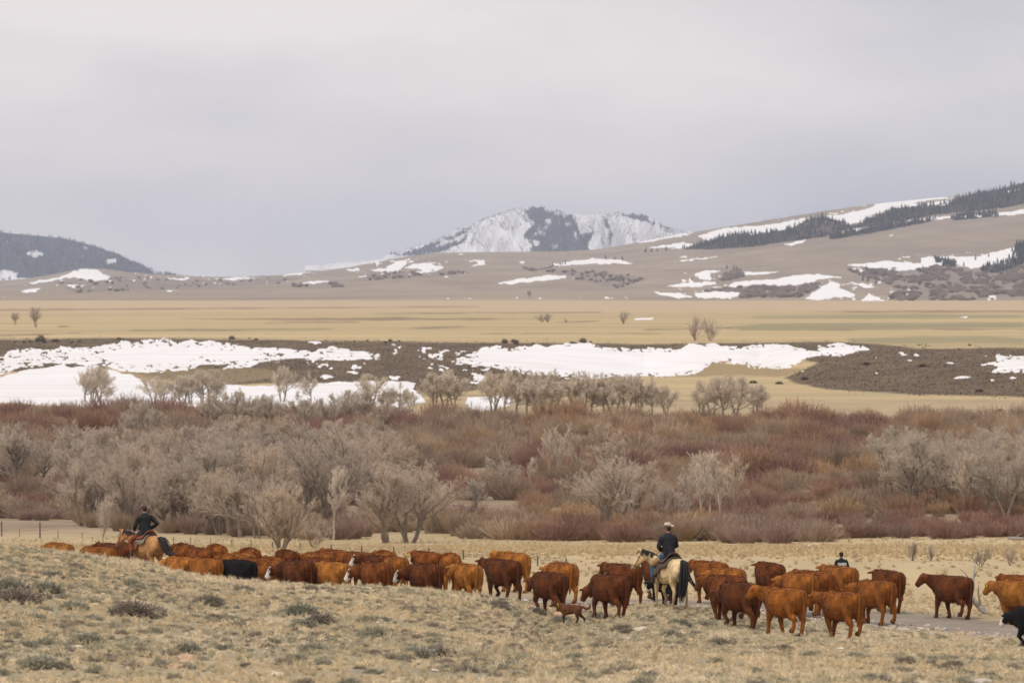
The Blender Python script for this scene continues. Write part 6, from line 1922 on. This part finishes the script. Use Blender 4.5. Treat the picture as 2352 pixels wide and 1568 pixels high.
# rim of the terrace: dark bushes
for i in range(110):
    u = rs.uniform(-60, 2420)
    if fbm(np.array([u / 70.]), np.array([3.3]), 88, 2)[0] < -.12: continue
    top = np.interp(u, RT_U, RT_P)
    p = top + rs.uniform(-1, 5) - (4 if 200 < u < 700 else 0)
    Y = float(y_of(np.array([u]), np.array([p]), 1100, 1900, 900)[0])
    sage_obj(u, Y, (4 + rs.exponential(4)) * Y / F, np.array((.115, .088, .072)) * rs.uniform(.7, 1.4), 'dark bush on the terrace rim above the ' + ('left snow' if u < 1000 else 'central snow' if u < 1900 else 'dark sage slope'), 'dark bushes along the terrace rim', 'rim_bush', 'bush', rs.uniform(.9, 1.7))
for u, p in ((1730, 880), (1790, 882), (2298, 945), (2120, 842), (1990, 838), (2250, 900), (1850, 872)):
    Y = float(y_of(np.array([float(u)]), np.array([float(p)]), 900, 1700, 900)[0])
    sage_obj(u, Y, 18 * Y / F, np.array((.085, .06, .05)), 'dark bush standing out on the lower golden and sage slope', 'dark bushes on the lower slope', 'slope_bush', 'bush', 1.0)
rank_labels(sg_items)
# sage cover on the terrace slope
NS = 44000
uu = rs.uniform(-150, 2500, NS); pp = rs.uniform(770, 922, NS)
ok = inpoly(uu + 26 * fbm(uu / 22., pp / 9., 511, 3), pp + 9 * fbm(uu / 25., pp / 10., 513, 3) + rs.normal(0, 2.5, NS), SAGE) & ~(multi(uu, pp - 2, list(VALLEY_SNOW.values())) & (~inpoly(uu, pp, VALLEY_SNOW['upper_left']) | (rs.random(NS) < .93))) & ~(inpoly(uu, pp, OLIVE) & (rs.random(NS) < .8))
uu, pp = uu[ok], pp[ok]
YY = y_of(np.round(uu / 4) * 4, pp, 1050, 1800, 700)
n = len(uu)
Z = zf(uu, YY)
scatter('sage_undergrowth', np.stack([(uu - W0 / 2) * YY / F, YY, Z], -1), rs.uniform(0, 6.28, n), np.clip(rs.exponential(.08, n) + .15, .15, .5), rs.integers(0, 4, n), np.array((.13, .092, .063))[None] * rs.uniform(.7, 1.35, n)[:, None], sg_src, M_SAGE, 'dark sagebrush cover on the terrace slope')

# grass
GR = []
for s_, (n_, h_, w_, f_) in enumerate(((30, .17, .011, .9), (34, .13, .012, 1.1), (22, .24, .009, .6), (40, .10, .012, 1.25))):
    me = tuft_mesh(50 + s_, n_, h_, w_, f_)
    x, y, z = at((820, 1100, 1500, 500)[s_], near_Y((820, 1100, 1500, 500)[s_], 1500 + 10 * s_))
    o = link('grass', me, None, M_STRAW); o.location = (x, y, z); o['kind'] = 'stuff'; o['tint'] = (.5, .4, .25); o['label'] = 'tuft of dry straw-coloured bunchgrass on the slope'
    GR.append(o)
def grass(name, n, y0, y1, smin, smax, cols, seed, label, keep=None, sources=GR, m=M_STRAW):
    g = np.random.default_rng(seed)
    Y = np.sqrt(g.uniform(y0 ** 2, y1 ** 2, n)); u = g.uniform(-220, 2560, n)
    X = (u - W0 / 2) * Y / F
    ok = road_dist(X, Y) > 3.2 + g.exponential(1.1, n)
    if keep is not None: ok &= keep(u, Y, X, g)
    u, Y, X = u[ok], Y[ok], X[ok]
    k = len(u)
    c = np.array(cols)[np.clip(((fbm(X / 5.0, Y / 8.0, seed, 3) * .9 + .5 + g.normal(0, .18, k)) * len(cols)).astype(int), 0, len(cols) - 1)]
    c = c * g.uniform(.82, 1.15, k)[:, None]
    scatter(name, np.stack([X, Y, zf(u, Y) - .005], -1), g.uniform(0, 6.28, k), g.uniform(smin, smax, k), g.integers(0, len(sources), k), c, sources, m, label)
STRAW = [(.70, .57, .37), (.77, .635, .43), (.64, .54, .355), (.55, .49, .33), (.82, .69, .49)]
grass('dry_grass', 42000, 84, 214, .35, .95, STRAW, 61, 'dry straw-coloured bunchgrass covering the foreground slope', lambda u, Y, X, g: Y + X * .75 < 205)
grass('low_sage_grass', 17000, 84, 200, .09, .26, [(.44, .395, .28), (.38, .34, .25), (.48, .43, .31), (.33, .27, .21)], 62, 'low grey-green sage ground cover', lambda u, Y, X, g: (Y + X * .75 < 190) & (fbm(X / 4., Y / 6., 77, 3) > -.2 + .7 * np.clip((112 - Y) / 12, 0, 1)), sg_src, M_SAGE)
grass('meadow_grass', 16000, 180, 520, .5, 1.4, [(.60, .47, .28), (.64, .51, .31), (.56, .435, .26)], 63, 'tall dry grass in the meadow behind the herd', lambda u, Y, X, g: Y + X * .75 > 200)

RK = [rock_mesh(s) for s in range(5)]
rk_items = []
STC = [np.array(c) for c in ((.60, .49, .38), (.66, .56, .44), (.52, .36, .24), (.48, .43, .38), (.70, .64, .56))]
RBIG = [(2250, 1572, 60, 3), (2120, 1570, 34, 0), (1000, 1540, 22, 0), (880, 1552, 18, 0), (1060, 1555, 26, 2), (1470, 1452, 45, 1), (1225, 1408, 22, 0), (1290, 1417, 40, 2), (430, 1520, 55, 2), (395, 1535, 50, 2), (170, 1490, 40, 4), (640, 1550, 30, 1), (2320, 1530, 20, 4), (1690, 1495, 20, 4), (1740, 1495, 18, 4), (845, 1352, 24, 0), (205, 1298, 26, 2), (115, 1282, 18, 0), (195, 1300, 18, 4), (2230, 1530, 18, 1), (1930, 1490, 18, 4)]
def rock(u, p, wpx, c, lab):
    Y = near_Y(u, p); x, y, z = at(u, Y)
    o = link('rock', RK[rs.integers(0, 5)], None, M_ROCK)
    s = wpx * Y / F
    o.location = (x, y, z + s * .06); o.rotation_euler = (rs.uniform(-.2, .2), rs.uniform(-.2, .2), rs.uniform(0, 6)); o.scale = (s, s, s * rs.uniform(.55, .9))
    o['tint'] = tuple(float(v) for v in STC[c] * rs.uniform(.9, 1.08)); tag(o, None, 'rock', 'stones on the foreground slope')
    rk_items.append((o, u, lab))
CN = ('pale tan', 'cream', 'orange-tan', 'grey', 'whitish')
for u, p, w, c in RBIG: rock(u, p, w, c, f'larger {CN[c]} stone {zone_of(u, p)}')
k = 0
while k < 110:
    u = rs.uniform(-20, 2380); p = rs.uniform(1245, 1572)
    if p < np.interp(u, CU, _CP0) + 10 or (u > 1400 and p < np.interp(u, [1400, 2352], [1430, 1480])): continue
    c = int(rs.integers(0, 5)); rock(u, p, rs.uniform(5, 13), c, f'small {CN[c]} stone {zone_of(u, p)}'); k += 1
rank_labels(rk_items)
# gravel along the road's near shoulder
k = 2600
q = rs.uniform(0, 1, k); seg = np.array(ROAD)
tt = q * 9.0; i0 = np.clip(tt.astype(int), 0, 8)
a = seg[i0]; b = seg[i0 + 1]; f_ = (tt - i0)[:, None]
c_ = a + (b - a) * f_; dn = (b - a) / np.linalg.norm(b - a, axis=1)[:, None]; nn = np.stack([-dn[:, 1], dn[:, 0]], -1)
nn = np.where((nn[:, 1:2] > 0), -nn, nn)
off = rs.normal(2.7, .7, k)[:, None]
XY = c_ + nn * off
Yg = XY[:, 1]; Xg = XY[:, 0]; ug = W0 / 2 + Xg * F / Yg
rsrc = [o for o, _, _ in rk_items[:5]]
scatter('gravel', np.stack([Xg, Yg, zf(ug, Yg) + .005], -1), rs.uniform(0, 6.28, k), np.clip(rs.exponential(.05, k) + .03, .03, .2), rs.integers(0, 5, k), np.array(STC)[rs.integers(0, 5, k)] * rs.uniform(.6, 1.0, k)[:, None], rsrc, M_ROCK, 'gravel spilled along the near shoulder of the road')
